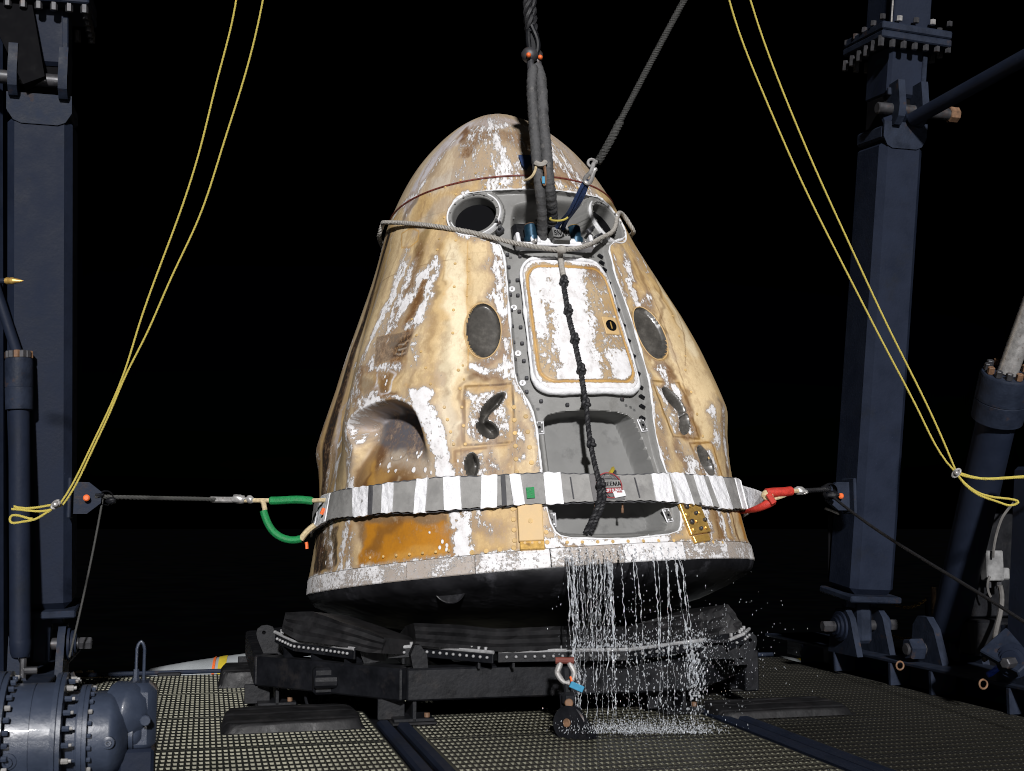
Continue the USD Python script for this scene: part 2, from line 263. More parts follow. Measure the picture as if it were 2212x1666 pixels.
def surfM(x, y, off=0.0, rot=0.0):                              # frame on the hull: right, up along it, outward
    th, h = S(x, y); d = .01; r = body_r
    o = capX(th, h, r(th, h)); ex = unit(capX(th + 1, h, r(th + 1, h)) - capX(th - 1, h, r(th - 1, h))); ey = unit(capX(th, h + d, r(th, h + d)) - capX(th, h - d, r(th, h - d)))
    n = unit(np.cross(ex, ey)); ey = np.cross(n, ex); c, s = math.cos(rot), math.sin(rot)
    return mat4(c * ex + s * ey, c * ey - s * ex, n, o + n * off)
MS = 1.6
def flat(th, h): return np.stack([np.radians(th) * MS, h], -1)   # unrolled hull, metres
def SP(pts): return np.array([flat(*S(*p)) for p in pts])
def mirror(q): q = np.array(q, float); q[:, 0] = 2 * math.radians(MID) * MS - q[:, 0]; return q
def seg_dist(q, line, closed=False):
    line = np.asarray(line); d = np.full(len(q), 9.0)
    pairs = list(zip(line[:-1], line[1:])) + ([(line[-1], line[0])] if closed else [])
    lo, hi = line.min(0) - .6, line.max(0) + .6; k = ((q > lo) & (q < hi)).all(1); qq = q[k]; dd = np.full(len(qq), 9.0)
    for a, b in pairs:
        e = b - a; t = np.clip(((qq - a) @ e) / max(e @ e, 1e-12), 0, 1); dd = np.minimum(dd, np.linalg.norm(qq - a - t[:, None] * e, axis=1))
    d[k] = dd; return d
def round_off(p, k=2):
    p = np.asarray(p)
    for _ in range(k): n = np.roll(p, -1, 0); p = np.stack([.75 * p + .25 * n, .25 * p + .75 * n], 1).reshape(-1, 2)
    return p
def inside(q, poly):
    poly = np.asarray(poly); c = np.zeros(len(q), bool); x, y = q.T
    for (x0, y0), (x1, y1) in zip(poly, np.roll(poly, -1, 0)):
        if y0 != y1: c ^= ((y0 > y) != (y1 > y)) & (x < (x1 - x0) * (y - y0) / (y1 - y0) + x0)
    return c
def sm(x): x = np.clip(x, 0, 1); return x * x * (3 - 2 * x)
def sdist(q, poly): d = seg_dist(q, poly, True); return np.where(inside(q, poly), d, -d)

# ---- outlines on the hull
BAY = SP([(1037, 414), (1152, 410), (1237, 416), (1281, 425), (1293, 426), (1323, 454), (1342, 485), (1352, 507), (1342, 519), (1329, 520), (1313, 536), (1323, 568), (1327, 591), (1340, 626), (1361, 683), (1382, 752), (1400, 815), (1405, 845), (1412, 922), (1431, 1003), (1467, 1088), (1472, 1133), (1463, 1152), (1382, 1162), (1301, 1165),
          (1217, 1162), (1194, 1146), (1178, 1088), (1167, 994), (1156, 903), (1133, 854), (1113, 822), (1107, 760), (1101, 691), (1093, 587), (1087, 546), (1075, 523), (1060, 511), (1024, 513), (985, 497), (967, 468), (975, 440), (1000, 420)])
BASIN = SP([(1103, 445), (1122, 430), (1268, 430), (1288, 448), (1290, 528), (1272, 541), (1112, 541), (1100, 528)])
LOWER = SP([(1172, 905), (1188, 888), (1280, 880), (1360, 888), (1382, 905), (1430, 1026), (1455, 1130), (1444, 1151), (1300, 1157), (1210, 1154), (1197, 1135), (1183, 1000)])
POD = SP([(747, 922), (773, 890), (802, 874), (848, 862), (880, 874), (896, 896), (913, 942), (929, 994), (945, 1042), (968, 1110), (985, 1180), (985, 1212), (775, 1220), (762, 1130), (757, 1050), (757, 1020), (766, 965), (757, 950)])
def ell(c, ax, bx, rot=0, n=28):                                # ellipse given by picture points: centre, end of one axis, end of the other
    c, a, b = np.array(c, float), np.array(ax, float) - c, np.array(bx, float) - c; t = np.arange(n) / n * 2 * np.pi
    return SP([c + a * math.cos(k) + b * math.sin(k) for k in t])
WIN = [ell((1043, 715), (1043, 655), (1083, 716))]; WIN.append(mirror(WIN[0]))
PANELS = [SP([(1005, 835), (1107, 828), (1112, 955), (1003, 962)]), SP([(983, 975), (1058, 968), (1064, 1060), (985, 1066)])]
PANELS += [SP([(1408, 822), (1465, 827), (1510, 948), (1454, 943)]), SP([(1490, 958), (1538, 956), (1566, 1046), (1530, 1052)])]
PORTS = [ell((1063, 874), (1090, 848), (1074, 884)), ell((1052, 928), (1026, 916), (1058, 908)), ell((1018, 1006), (1018, 976), (1036, 1006)),
         ell((1455, 866), (1430, 836), (1466, 860)), ell((1478, 917), (1478, 942), (1491, 917)), ell((1524, 996), (1508, 962), (1536, 992))]
SLOT = [SP([(1076, 858), (1042, 905), (1040, 922)]), SP([(1442, 850), (1470, 885), (1474, 905)])]
TUBES = [surfM(1023, 462), surfM(1315, 478)]; TUBE_R = .215

BASIN, LOWER, POD, BAY = round_off(BASIN, 3), round_off(LOWER, 1), round_off(POD, 2), round_off(BAY, 1)
# ---- one fine grid for the hull, split into its parts
th_f = np.r_[np.arange(-180, -102, 2.5), np.arange(-102, 102, .34), np.arange(102, 180, 2.5)]
h_f = np.r_[np.arange(.14, 3.9, .0085), np.linspace(3.9, CAP_L, 90)]
TH, HH = np.meshgrid(th_f, h_f, indexing='ij'); nT, nH = TH.shape
th_v, h_v = TH.ravel(), HH.ravel(); Q = flat(th_v, h_v); r_v = body_r(th_v, h_v)
i = np.arange(nT)[:, None]; j = np.arange(nH - 1)[None]; i2 = (i + 1) % nT
FQ = np.stack([i * nH + j, i2 * nH + j, i2 * nH + j + 1, i * nH + j + 1], -1).reshape(-1, 4)
sd_bay = sdist(Q, BAY); X0 = capX(th_v, h_v, r_v)
tube_d = []
for M in TUBES:
    w = X0 - M[:3, 3]; a = w @ M[:3, 2]; tube_d.append(np.where(np.abs(a) < .4, np.linalg.norm(w - a[:, None] * M[:3, 2], axis=1), 9))
tube_d = np.min(tube_d, 0)
depth = np.zeros(len(Q))
flare = .055 * sm(sd_bay / .03)                                 # the grey bay lies back from the skin
basin = .24 * sm(sdist(Q, BASIN) / .15); _sl = sdist(Q, LOWER); low = .27 * sm(_sl / .03) + .03 * sm(_sl / .2)
depth = np.where(sd_bay > 0, np.maximum(np.maximum(flare, basin + flare * (basin > 0)), low), depth)
depth = np.where((tube_d < .27) & (sd_bay > 0), np.minimum(depth, .01), depth)
from scipy.ndimage import gaussian_filter
pod_d = np.zeros(len(Q))
for pd in (POD, mirror(POD) + [math.radians(13) * MS, 0]):
    s = sdist(Q, pd); pod_d += np.where(s > 0, sm(s / .05) * (.27 * np.clip((h_v - .84) / .46, 0, 1) ** 1.15 + .014), 0)
    pod_d -= np.where((s < 0) & (h_v > 1.0), .028 * np.exp(-(s / .04) ** 2), 0)             # rolled lip
depth += gaussian_filter(pod_d.reshape(nT, nH), (2.6, 2.2)).ravel()
in_win = np.zeros(len(Q), bool); in_port = np.zeros(len(Q), bool)
for w in WIN: s = sdist(Q, w); in_win |= s > .008; depth += .03 * sm(s / .02) - .006 * np.exp(-(s / .03) ** 2)
for p in PANELS: depth -= .007 * sm(sdist(Q, p) / .006)
for p in PORTS: s = sdist(Q, p); in_port |= s > 0.004; depth += .16 * sm(s / .075)
for l in SLOT: s = .032 - seg_dist(Q, l); in_port |= s > .004; depth = np.maximum(depth, .05 * sm(s / .03))
seam_h = 3.447 + .03 * np.cos(np.radians(th_v - 12)); depth += .008 * np.exp(-((h_v - seam_h) / .009) ** 2)
depth += .003 * (meshkit.fbm(np.stack([Q[:, 0] * 2.2, Q[:, 1] * 1.2, Q[:, 0] * 0], -1), 3, 5) - .5)
VERT = capX(th_v, h_v, r_v - depth)

# ---- paint: tint, white flakes, scorching, specks
C_ = dict(cream=(.7, .545, .32), pale=(.8, .69, .48), tan=(.56, .385, .175), amber=(.46, .19, .015), orange=(.56, .31, .07), brown=(.13, .058, .02), olive=(.2, .14, .06), char=(.024, .02, .018), slate=(.1, .1, .115), white=(.74, .73, .75), lilac=(.55, .53, .56), greytan=(.52, .46, .38), greybrown=(.17, .135, .105))
st = meshkit.fbm(np.stack([Q[:, 0] * 5 + 9, Q[:, 1] * .8, Q[:, 0] * 0], -1), 4, 3)
big = meshkit.fbm(np.stack([Q[:, 0] * 1.6, Q[:, 1] * 1.1, Q[:, 0] * 0 + 4], -1), 3, 9)
k = np.clip((st - .3) / .4, 0, 1)[:, None]
tint = np.array(C_['tan']) * (1 - k) + np.array(C_['cream']) * k
flake = np.full(len(Q), .12) + .25 * (big - .5); scorch = np.full(len(Q), .55); speck = np.zeros(len(Q))
wob = np.stack([meshkit.fbm(np.c_[Q * 9, np.zeros(len(Q))], 3, 21) - .5, meshkit.fbm(np.c_[Q * 9, np.ones(len(Q)) * 5], 3, 22) - .5], -1)
QW = Q + .11 * wob
def edge(l, w, soft, closed=False, wobbly=True): return sm((w - seg_dist(QW if wobbly else Q, l, closed)) / max(w * soft, 1e-4))
def dye(pts, w, col, amt=1.0, soft=.8, wobbly=True, line=None, closed=False):
    global tint
    a = (amt * edge(SP(pts) if line is None else line, w, soft, closed, wobbly))[:, None]; tint = tint * (1 - a) + np.array(C_[col]) * a
def fill(pts, col, amt=1.0, soft=.04, line=None, wobbly=True):
    global tint
    a = (amt * sm(sdist(QW if wobbly else Q, SP(pts) if line is None else line) / soft))[:, None]; tint = tint * (1 - a) + np.array(C_[col]) * a
def chip(pts, w, amt, soft=.9, line=None):
    global flake
    a = edge(SP(pts) if line is None else line, w * 2.0, soft); flake = np.maximum(flake, amt * .86 * a)
    global tint
    b = (.3 * edge(SP(pts) if line is None else line, w * 2.4, 1.0) * np.clip((st - .3) / .35, 0, 1))[:, None]; tint = tint * (1 - b) + np.array(C_['greytan']) * b
def chipfill(pts, amt, soft=.06, line=None):
    global flake
    flake = np.maximum(flake, amt * sm(sdist(QW, SP(pts) if line is None else line) / soft))
def clear(pts, w, soft=.8, to=0.0):
    global flake
    a = edge(SP(pts), w, soft); flake = flake * (1 - a) + to * a
def burn(pts, w, amt, soft=.8):
    global scorch
    scorch = np.maximum(scorch, amt * edge(SP(pts), w, soft))
def dots(pts, w, amt, soft=.8):
    global speck
    speck = np.maximum(speck, amt * edge(SP(pts), w, soft))
# smooth cream face between the pod and the hatch, with long soft streaks
dye([(975, 540), (985, 700), (985, 820), (975, 930)], .16, 'pale', .8); dye([(955, 530), (952, 690)], .07, 'tan', .75); dye([(1015, 560), (1010, 720), (985, 900)], .05, 'tan', .55)
dye([(1035, 530), (1040, 640)], .1, 'cream', .8); dye([(930, 470), (900, 560), (880, 650)], .1, 'olive', .75); dye([(950, 530), (935, 640), (925, 760)], .06, 'brown', .35)
dye([(905, 540), (875, 700), (850, 800)], .11, 'brown', .55); dye([(1000, 470), (960, 440), (900, 500)], .13, 'greytan', .6)
clear([(985, 520), (985, 940)], .16, .5, -.2); clear([(1030, 530), (1020, 640)], .09, .5, -.2)
dye([(1500, 760), (1440, 640), (1400, 560)], .1, 'pale', .7); dye([(1470, 780), (1420, 640)], .09, 'cream', .9); dye([(1540, 900), (1510, 800)], .2, 'cream', .9); clear([(1540, 940), (1500, 780), (1420, 620)], .14, .6, -.15)
dye([(1060, 900), (1130, 900), (1140, 1010), (1070, 1010)], .2, 'cream', .7); dye([(1100, 1120), (1040, 1130)], .2, 'tan', .6)
# peeled band on the upper pod
chip([(935, 572), (905, 600), (880, 650), (850, 705)], .05, .72); chip([(925, 640), (905, 690), (880, 705)], .055, .7); chip([(880, 560), (862, 610), (840, 660), (815, 710), (790, 760)], .045, .7); chip([(905, 590), (930, 600), (918, 640)], .04, .7)
dye([(905, 620), (892, 690), (860, 760)], .09, 'brown', .75); burn([(905, 620), (892, 690)], .12, .9)
chip([(878, 540), (850, 620), (815, 700), (780, 790), (750, 880), (730, 960)], .045, .62); chip([(850, 470), (870, 440), (900, 420)], .05, .6); burn([(860, 470), (905, 410)], .08, .9)
chip([(790, 760), (770, 830), (765, 870), (800, 860)], .06, .6); chip([(860, 790), (840, 800), (800, 790)], .04, .55); chip([(745, 900), (728, 1000), (722, 1080), (712, 1200)], .05, .62)
dye([(735, 880), (725, 980), (722, 1080)], .05, 'lilac', .7); dye([(775, 800), (800, 850), (850, 850)], .08, 'greybrown', .7); burn([(790, 800), (850, 860)], .16, .9)
# dark line between the pods, and the pod beyond it
dye([(838, 515), (800, 650), (765, 755), (722, 900), (703, 1010), (695, 1120), (690, 1225)], .1, 'char', 1, .5, False); clear([(838, 515), (800, 650), (765, 755), (722, 900), (703, 1010), (695, 1120)], .06, .5, .05)
dye([(750, 730), (705, 880), (685, 970), (682, 1080)], .1, 'orange', .7, .9); chip([(745, 720), (715, 820), (695, 930), (685, 1000)], .12, .45); chip([(772, 680), (800, 600), (830, 520)], .05, .62)
fill([(678, 1140), (735, 1125), (728, 1225), (678, 1250)], 'char', .95, .03); dots([(700, 1150), (706, 1220)], .1, .28)
# pod recess
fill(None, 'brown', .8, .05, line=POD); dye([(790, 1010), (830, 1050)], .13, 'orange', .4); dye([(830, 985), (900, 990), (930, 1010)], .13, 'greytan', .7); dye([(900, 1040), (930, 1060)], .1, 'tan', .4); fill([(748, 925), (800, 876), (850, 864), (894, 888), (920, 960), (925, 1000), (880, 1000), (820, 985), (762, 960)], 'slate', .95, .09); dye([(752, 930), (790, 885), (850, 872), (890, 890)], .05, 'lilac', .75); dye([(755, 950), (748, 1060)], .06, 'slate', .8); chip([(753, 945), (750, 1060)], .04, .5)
dye([(775, 900), (840, 872), (885, 885)], .04, 'lilac', .7); dye([(840, 866), (890, 880), (915, 945)], .05, 'orange', .8, .6); dots([(830, 1000), (880, 1010), (930, 1025)], .13, .34); dots([(830, 1010), (900, 1010)], .07, .46); dots([(880, 940), (925, 1000), (950, 1060)], .07, .34)
dye([(800, 970), (790, 1060)], .09, 'brown', .9); dye([(790, 1000), (805, 1060)], .05, 'orange', .6); dye([(840, 1050), (900, 1050)], .1, 'brown', .8)
fill([(778, 1125), (982, 1118), (990, 1200), (985, 1226), (770, 1232)], 'amber', 1, .05); dye([(850, 1130), (820, 1150), (800, 1190)], .09, 'brown', .6); dye([(900, 1195), (960, 1190), (840, 1215)], .08, 'orange', .55); dye([(985, 1150), (1000, 1225)], .05, 'amber', .9); dots([(930, 1150), (960, 1180)], .06, .33)
chip([(772, 1080), (745, 1150), (735, 1225)], .05, .66); chip([(745, 960), (757, 1060)], .035, .6); dye([(760, 1130), (735, 1225)], .035, 'amber', .85)
clear([(800, 1160), (960, 1180)], .12, .5, -.3); clear([(800, 1050), (900, 1060)], .1, .5, -.1)
# white wedge beside the pod
chip([(908, 850), (922, 900), (950, 980), (975, 1060), (990, 1120), (1002, 1200)], .06, .8, .8); chip([(912, 845), (906, 890)], .03, .8); dye([(945, 960), (985, 1100)], .05, 'lilac', .6); dye([(965, 970), (1000, 1120)], .03, 'brown', .5); dots([(950, 930), (1000, 1000)], .1, .22)
# beside the windows and the bay
chip([(1070, 525), (1078, 600), (1085, 680)], .055, .75); burn([(1070, 560), (1080, 680)], .1, 1); chip([(1090, 740), (1092, 800), (1050, 800), (1030, 790)], .05, .72); burn([(1040, 790), (1095, 760)], .1, 1); dye([(1040, 815), (1010, 800)], .05, 'brown', .6)
chip([(1345, 545), (1365, 640), (1385, 700)], .05, .66); burn([(1350, 560), (1385, 700)], .09, 1); chip([(1375, 530), (1395, 590)], .02, .7); dye([(1370, 560), (1410, 680), (1430, 770), (1440, 810)], .05, 'brown', .55); chip([(1425, 790), (1440, 830), (1420, 800)], .05, .6); burn([(1400, 760), (1440, 830)], .1, 1)
for w in WIN: dye(None, .035, 'olive', .7, .9, line=w, closed=True); dye(None, .012, 'orange', .6, .5, False, line=w, closed=True)
for q in (((1045, 790), (1085, 755), (1090, 700), (1078, 670)), ((1400, 640), (1380, 700), (1400, 760))): dye(q, .06, 'brown', .6); burn(q, .09, .9); chip(q, .06, .5)
# thruster panels
for n, p in enumerate(PANELS): dye(None, .013, 'char' if n % 2 == 0 else 'brown', .9, .5, False, line=p, closed=True); chipfill(None, .5, .05, line=p); dye(None, .04, 'orange', .4, .9, line=p, closed=True)
for p in PORTS: dye(None, .035, 'brown', .8, .9, line=p, closed=True)
for l in SLOT: dye(None, .07, 'char', .9, .7, line=l)
for q in (((1440, 835), (1480, 890), (1500, 940)), ((1040, 930), (1070, 900))): burn(q, .12, .9)
chip([(1470, 970), (1500, 1010), (1480, 1040)], .08, .6); burn([(1460, 960), (1500, 1040)], .12, 1); chip([(1535, 880), (1548, 960)], .04, .62); dye([(1556, 870), (1570, 960), (1572, 1030)], .06, 'greybrown', .8); chip([(1562, 880), (1572, 1000)], .06, .6)
# below the sling, right
for xx in (1520, 1545, 1565): chip([(xx, 1090), (xx + 22, 1170)], .03, .6); burn([(xx, 1090), (xx + 15, 1170)], .08, 1)
dye([(1530, 1090), (1565, 1180)], .1, 'brown', .5); dye([(1592, 1085), (1612, 1175)], .09, 'amber', .9); dye([(1578, 1080), (1595, 1178)], .03, 'brown', .9); clear([(1600, 1090), (1612, 1170)], .05, .6, -.2)
chip([(1190, 1172), (1300, 1176), (1440, 1170)], .05, .78); burn([(1200, 1180), (1450, 1180)], .07, .9); chip([(1000, 1100), (1030, 1110), (1050, 1090)], .05, .62); chip([(1128, 880), (1120, 990)], .03, .55); dye([(1085, 860), (1085, 1000)], .02, 'tan', .5); burn([(1000, 1100), (1050, 1090)], .09, 1)
# nose cap
nz = h_v > seam_h
tint = np.where(nz[:, None], np.array(C_['greytan']) * .55 + .45 * tint, tint)
dye([(1060, 262), (960, 320), (900, 400), (880, 450)], .16, 'lilac', .9); dye([(1010, 380), (940, 400)], .16, 'greytan', .9); dye([(1200, 300), (1270, 400)], .2, 'lilac', .55); dye([(1000, 275), (1060, 262), (1120, 268)], .14, 'lilac', .8); dye([(1040, 300), (1010, 330), (1000, 300)], .09, 'brown', .95); burn([(1030, 290), (1000, 330)], .14, 1); chip([(1040, 290), (990, 330), (1010, 350)], .1, .5)
dye([(1090, 285), (1120, 320), (1140, 350)], .09, 'char', .5); dye([(1150, 330), (1130, 380)], .09, 'brown', .7); chip([(1060, 275), (1085, 340), (1110, 380), (1060, 400)], .13, .66); chip([(1160, 285), (1215, 350), (1265, 410)], .2, .62); burn([(1120, 300), (1230, 390)], .2, 1); chip([(1050, 395), (1200, 395), (1280, 420)], .06, .6)
dye([(1000, 275), (930, 350), (890, 430)], .2, 'lilac', .75); dye([(1050, 270), (1100, 262), (1150, 285)], .12, 'lilac', .8); chip([(1020, 290), (1060, 330), (1080, 390)], .16, .5); clear([(950, 400), (1000, 380), (1020, 340)], .09, .6, 0.0); chip([(935, 340), (905, 400)], .02, .5)
for pts, w_, a_ in (([(845, 700), (830, 760), (815, 800)], .07, .5), ([(870, 650), (850, 720)], .06, .5), ([(760, 850), (750, 950)], .05, .5), ([(720, 960), (700, 1080)], .06, .45), ([(705, 1130), (715, 1230)], .05, .5), ([(750, 1140), (760, 1230)], .05, .5), ([(1060, 640), (1075, 560)], .05, .5), ([(1060, 1010), (1090, 1020), (1130, 930)], .07, .36), ([(1020, 1130), (1080, 1150)], .08, .4), ([(1490, 1000), (1545, 1030)], .07, .5), ([(1420, 900), (1440, 1000)], .05, .45), ([(1330, 560), (1350, 640)], .04, .55)): chip(pts, w_, a_); burn(pts, w_ * 1.6, .8)
for pts, w_ in (([(885, 600), (850, 700), (800, 790)], .12), ([(1075, 540), (1085, 690)], .05), ([(1045, 800), (1085, 830)], .08), ([(1430, 800), (1480, 920)], .08), ([(700, 880), (690, 1000)], .06), ([(1540, 1100), (1560, 1170)], .08), ([(1040, 900), (1090, 940)], .09)): dye(pts, w_, 'brown', .5)
for cx_, cy_ in ((842, 972), (884, 968)): dye([(cx_ + 21 * math.cos(t), cy_ + 22 * math.sin(t)) for t in np.linspace(0, 6.3, 16)], .007, 'greybrown', .6, .6, False)
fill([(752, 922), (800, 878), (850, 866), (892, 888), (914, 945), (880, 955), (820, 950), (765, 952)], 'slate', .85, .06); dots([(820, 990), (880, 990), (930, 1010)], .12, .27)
RS = np.random.default_rng(11)
for k_ in range(110):                                           # soot and run marks that follow the airflow
    t_, h_ = RS.uniform(-78, 88), RS.uniform(.2, 3.2); ln_ = RS.uniform(.15, .8); x_ = math.radians(t_) * MS
    dye(None, RS.uniform(.008, .035), RS.choice(['brown', 'olive', 'orange', 'pale', 'brown', 'tan']), RS.uniform(.15, .45), 1.0, True, line=np.array([[x_, h_], [x_ + RS.normal(0, .02), h_ + ln_ / 2], [x_ + RS.normal(0, .03), h_ + ln_]]))
for k_ in range(60): t_, h_ = RS.uniform(-75, 85), RS.uniform(.2, 4.0); x_ = math.radians(t_) * MS; chip(None, RS.uniform(.015, .05), RS.uniform(.35, .5), line=np.array([[x_, h_], [x_ + RS.normal(0, .02), h_ + RS.uniform(.05, .3)]]))
for l in ([(1000, 860), (985, 1190)], [(1110, 900), (1116, 1185)], [(930, 560), (900, 690), (860, 800)], [(1440, 600), (1480, 790)], [(1400, 620), (1500, 950)], [(1580, 960), (1590, 1170)], [(1540, 1060), (1556, 1180)]): dye(l, .006, 'brown', .6, .6, False)
for y_ in (.62, .98, 2.72): dye(None, .005, 'brown', .5, .6, False, line=flat(np.linspace(-15, -3, 8), np.full(8, y_)))
dye(None, .006, 'brown', .55, .6, False, line=flat(np.linspace(-78, -18, 30), np.full(30, .72) + 1.95)); dye(None, .006, 'brown', .5, .6, False, line=flat(np.linspace(46, 90, 20), np.full(20, .6)))
dye([(915, 600), (900, 660), (880, 720), (850, 790)], .085, 'brown', .85, .9); dye([(905, 545), (880, 600), (850, 680), (815, 770)], .03, 'brown', .7); burn([(915, 600), (900, 660), (860, 780)], .14, 1); dye([(780, 800), (770, 860)], .08, 'brown', .8); dye([(860, 850), (800, 860), (770, 880)], .05, 'brown', .8)
dye([(1075, 560), (1083, 640), (1090, 690)], .035, 'brown', .75); dye([(1085, 810), (1040, 805), (1015, 820)], .06, 'brown', .75); dye([(1020, 850), (1090, 845)], .035, 'brown', .6); dye([(1058, 1000), (1062, 1040)], .05, 'brown', .85); dye([(1395, 560), (1425, 700), (1450, 800)], .03, 'brown', .5); dye([(1440, 830), (1455, 815), (1430, 790)], .06, 'brown', .85); dye([(1480, 850), (1505, 940)], .05, 'brown', .6); dye([(1500, 1000), (1535, 1050)], .05, 'brown', .7)
dye([(1000, 285), (1030, 300), (1005, 330)], .1, 'brown', .9); dye([(1110, 275), (1130, 330)], .07, 'char', .7); dye([(1150, 365), (1200, 380), (1250, 400)], .06, 'brown', .6); dye([(1060, 370), (1090, 395)], .06, 'brown', .55); burn([(1000, 285), (1120, 300), (1250, 390)], .2, 1)
dye([(985, 540), (990, 700), (985, 800)], .09, 'pale', .75); clear([(985, 540), (990, 700), (985, 800)], .1, .5, -.3); dye([(960, 700), (965, 850)], .05, 'olive', .3)
chip([(747, 925), (775, 885), (805, 868), (850, 858), (880, 866)], .035, .62); dye([(747, 935), (760, 905), (790, 876)], .045, 'lilac', .8); chip([(760, 940), (752, 1000), (748, 1060)], .03, .55)
for pts, c_, a_, w_ in (([(1030, 300), (1060, 285)], 'brown', .7, .1), ([(1140, 300), (1160, 350), (1150, 380)], 'brown', .75, .09), ([(1210, 330), (1250, 380)], 'brown', .5, .1), ([(960, 330), (930, 380)], 'greybrown', .35, .1), ([(900, 430), (870, 470)], 'greybrown', .8, .07), ([(1080, 380), (1130, 388), (1190, 386)], 'orange', .5, .05), ([(800, 640), (770, 740), (740, 850)], 'greybrown', .7, .05), ([(720, 950), (712, 1060)], 'greybrown', .6, .05), ([(830, 560), (800, 660)], 'greybrown', .6, .06), ([(930, 560), (945, 640)], 'olive', .6, .05), ([(1000, 830), (1000, 960)], 'brown', .5, .03), ([(1560, 900), (1572, 1020)], 'brown', .5, .05), ([(960, 850), (985, 940), (1000, 1040)], 'brown', .35, .06)): dye(pts, w_, c_, a_)
chip([(985, 300), (940, 360), (905, 410)], .05, .55); chip([(1020, 280), (1060, 275), (1100, 270)], .06, .6); chip([(1120, 350), (1110, 385)], .08, .6); chip([(890, 575), (850, 680), (805, 790)], .06, .62); chip([(940, 560), (925, 650), (900, 700)], .05, .62); chip([(768, 790), (748, 880)], .05, .6); chip([(830, 700), (810, 780)], .05, .55)
# flown flag, scorched grey with dark bars at its free end
FLAG = SP([(813, 727), (895, 714), (881, 768), (808, 792)]); fill(None, 'greybrown', .95, .012, line=FLAG, wobbly=False)
fill([(862, 722), (894, 716), (880, 767), (850, 776)], 'char', .9, .03)
for k_ in range(3): dye([(866 + k_ * -2, 738 + k_ * 11), (884 - k_ * 2, 735 + k_ * 11)], .012, 'greytan', .75, .8)
flake = np.where(sdist(Q, FLAG) > 0, flake * .4 + .1, flake)
dye([(836, 520), (800, 650), (763, 757), (722, 900), (704, 1010), (697, 1060)], .075, 'char', .97, .55, False); clear([(836, 520), (800, 650), (763, 757), (722, 900), (704, 1010)], .07, .5, .1)
dye([(842, 540), (812, 650), (778, 757), (740, 890), (722, 1000)], .022, 'lilac', .75, .9)
# closed access cover
COV = SP([(812, 808), (830, 797), (845, 800), (852, 815), (848, 838), (838, 850), (815, 852), (806, 838)])
fill(None, 'brown', .75, .05, line=COV); dye(None, .014, 'white', .9, .6, line=COV, closed=True); dots([(820, 815), (840, 840)], .06, .3)
COV2 = SP([(868, 505), (890, 492), (905, 500), (903, 520), (885, 535), (868, 535)]); dye(None, .012, 'orange', .7, .6, False, line=COV2, closed=True)
for l in ([(1010, 520), (1012, 800)], [(1032, 440), (1016, 520)], [(835, 800), (950, 1060), (985, 1180)][1:]): dye(l, .007, 'orange', .6, .6, False)
dye([(1094, 860), (1106, 1010)], .008, 'tan', .8, .6, False); dye([(1110, 905), (1115, 1030)], .006, 'tan', .8, .5, False)
dye(None, .02, 'brown', .5, .9, line=BAY, closed=True); chip(None, .035, .62, line=np.vstack([BAY, BAY[:1]]))
lip = sm(1 - np.abs(h_v - .14) / .05); flake = np.maximum(flake, .5 * lip)
for k_ in range(nT):                                            # faint ring of panel joints
    pass
flake = np.where(nz & (th_v > -25), np.maximum(flake, .36 + .3 * (big - .5)), flake); flake = np.minimum(flake, .68)
pc = np.stack([Q[:, 0], Q[:, 1] * .55, np.zeros(len(Q))], -1)

craft = thing('space_capsule', 'scorched gumdrop-shaped spacecraft, tan and white, hanging tilted over the black cradle', 'spacecraft', CAP_C)
from pxr import Vt as _Vt
def primvars(mesh_prim, idx):
    A = UsdGeom.PrimvarsAPI(mesh_prim); T = Sdf.ValueTypeNames
    A.CreatePrimvar('tint', T.Color3fArray, 'vertex').Set(Vt.Vec3fArray.FromNumpy(tint[idx].astype(np.float32)))
    A.CreatePrimvar('pc', T.Float3Array, 'vertex').Set(Vt.Vec3fArray.FromNumpy(pc[idx].astype(np.float32)))
    for n, v in (('flake', flake), ('scorch', scorch), ('speck', speck)): A.CreatePrimvar(n, T.FloatArray, 'vertex').Set(Vt.FloatArray.FromNumpy(v[idx].astype(np.float32)))
def hullpart(parent, name, keep, material, label=None, paint=True):
    f = FQ[keep]; idx, inv = np.unique(f, return_inverse=True); f = inv.reshape(-1, 4)
    p = part(parent, name, (VERT[idx], np.vstack([f[:, [0, 1, 2]], f[:, [0, 2, 3]]])), material, True, label)
    if paint: primvars(_last[0], idx)
    return p
fc = FQ[:, 0]
f_bay = (sd_bay[fc] > 0); f_tube = tube_d[fc] < TUBE_R - .01; f_win = in_win[fc] & ~f_bay; f_port = in_port[fc] & ~f_bay; f_nose = (h_v > seam_h)[fc]
rest = ~f_tube
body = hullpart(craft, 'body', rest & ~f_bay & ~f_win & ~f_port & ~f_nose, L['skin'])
hullpart(craft, 'nose_cone', rest & f_nose & ~f_bay, L['skin'])
f_low = f_bay & (_sl[fc] > .012); bay = hullpart(craft, 'recessed_bay', rest & f_bay & ~f_low, L['grey'], 'bare grey recess from the parachute well down to the lower bay', False); hullpart(craft, 'open_lower_bay', rest & f_low, L['greywell'], 'emptied grey well under the hatch', False)
for side in (0, 1):
    k = f_win & ((Q[fc, 0] < math.radians(MID) * MS) == (side == 0)); w = hullpart(craft, 'window', rest & k, L['lens'], None, False)
    part(w, 'window_seal', tube(np.vstack([capX(np.degrees(q[0] / MS), q[1], body_r(np.degrees(q[0] / MS), q[1]) + .002) for q in np.vstack([WIN[side], WIN[side][:1]])]), .005, 6, False), L['tanpaint'], True)
pq = [p.mean(0) for p in PORTS]; near = np.argmin([np.linalg.norm(Q[fc] - c, axis=1) for c in pq], 0)
for n in range(len(PORTS)): hullpart(craft, 'thruster_port', rest & f_port & (near == n), L['lens'], None, False)
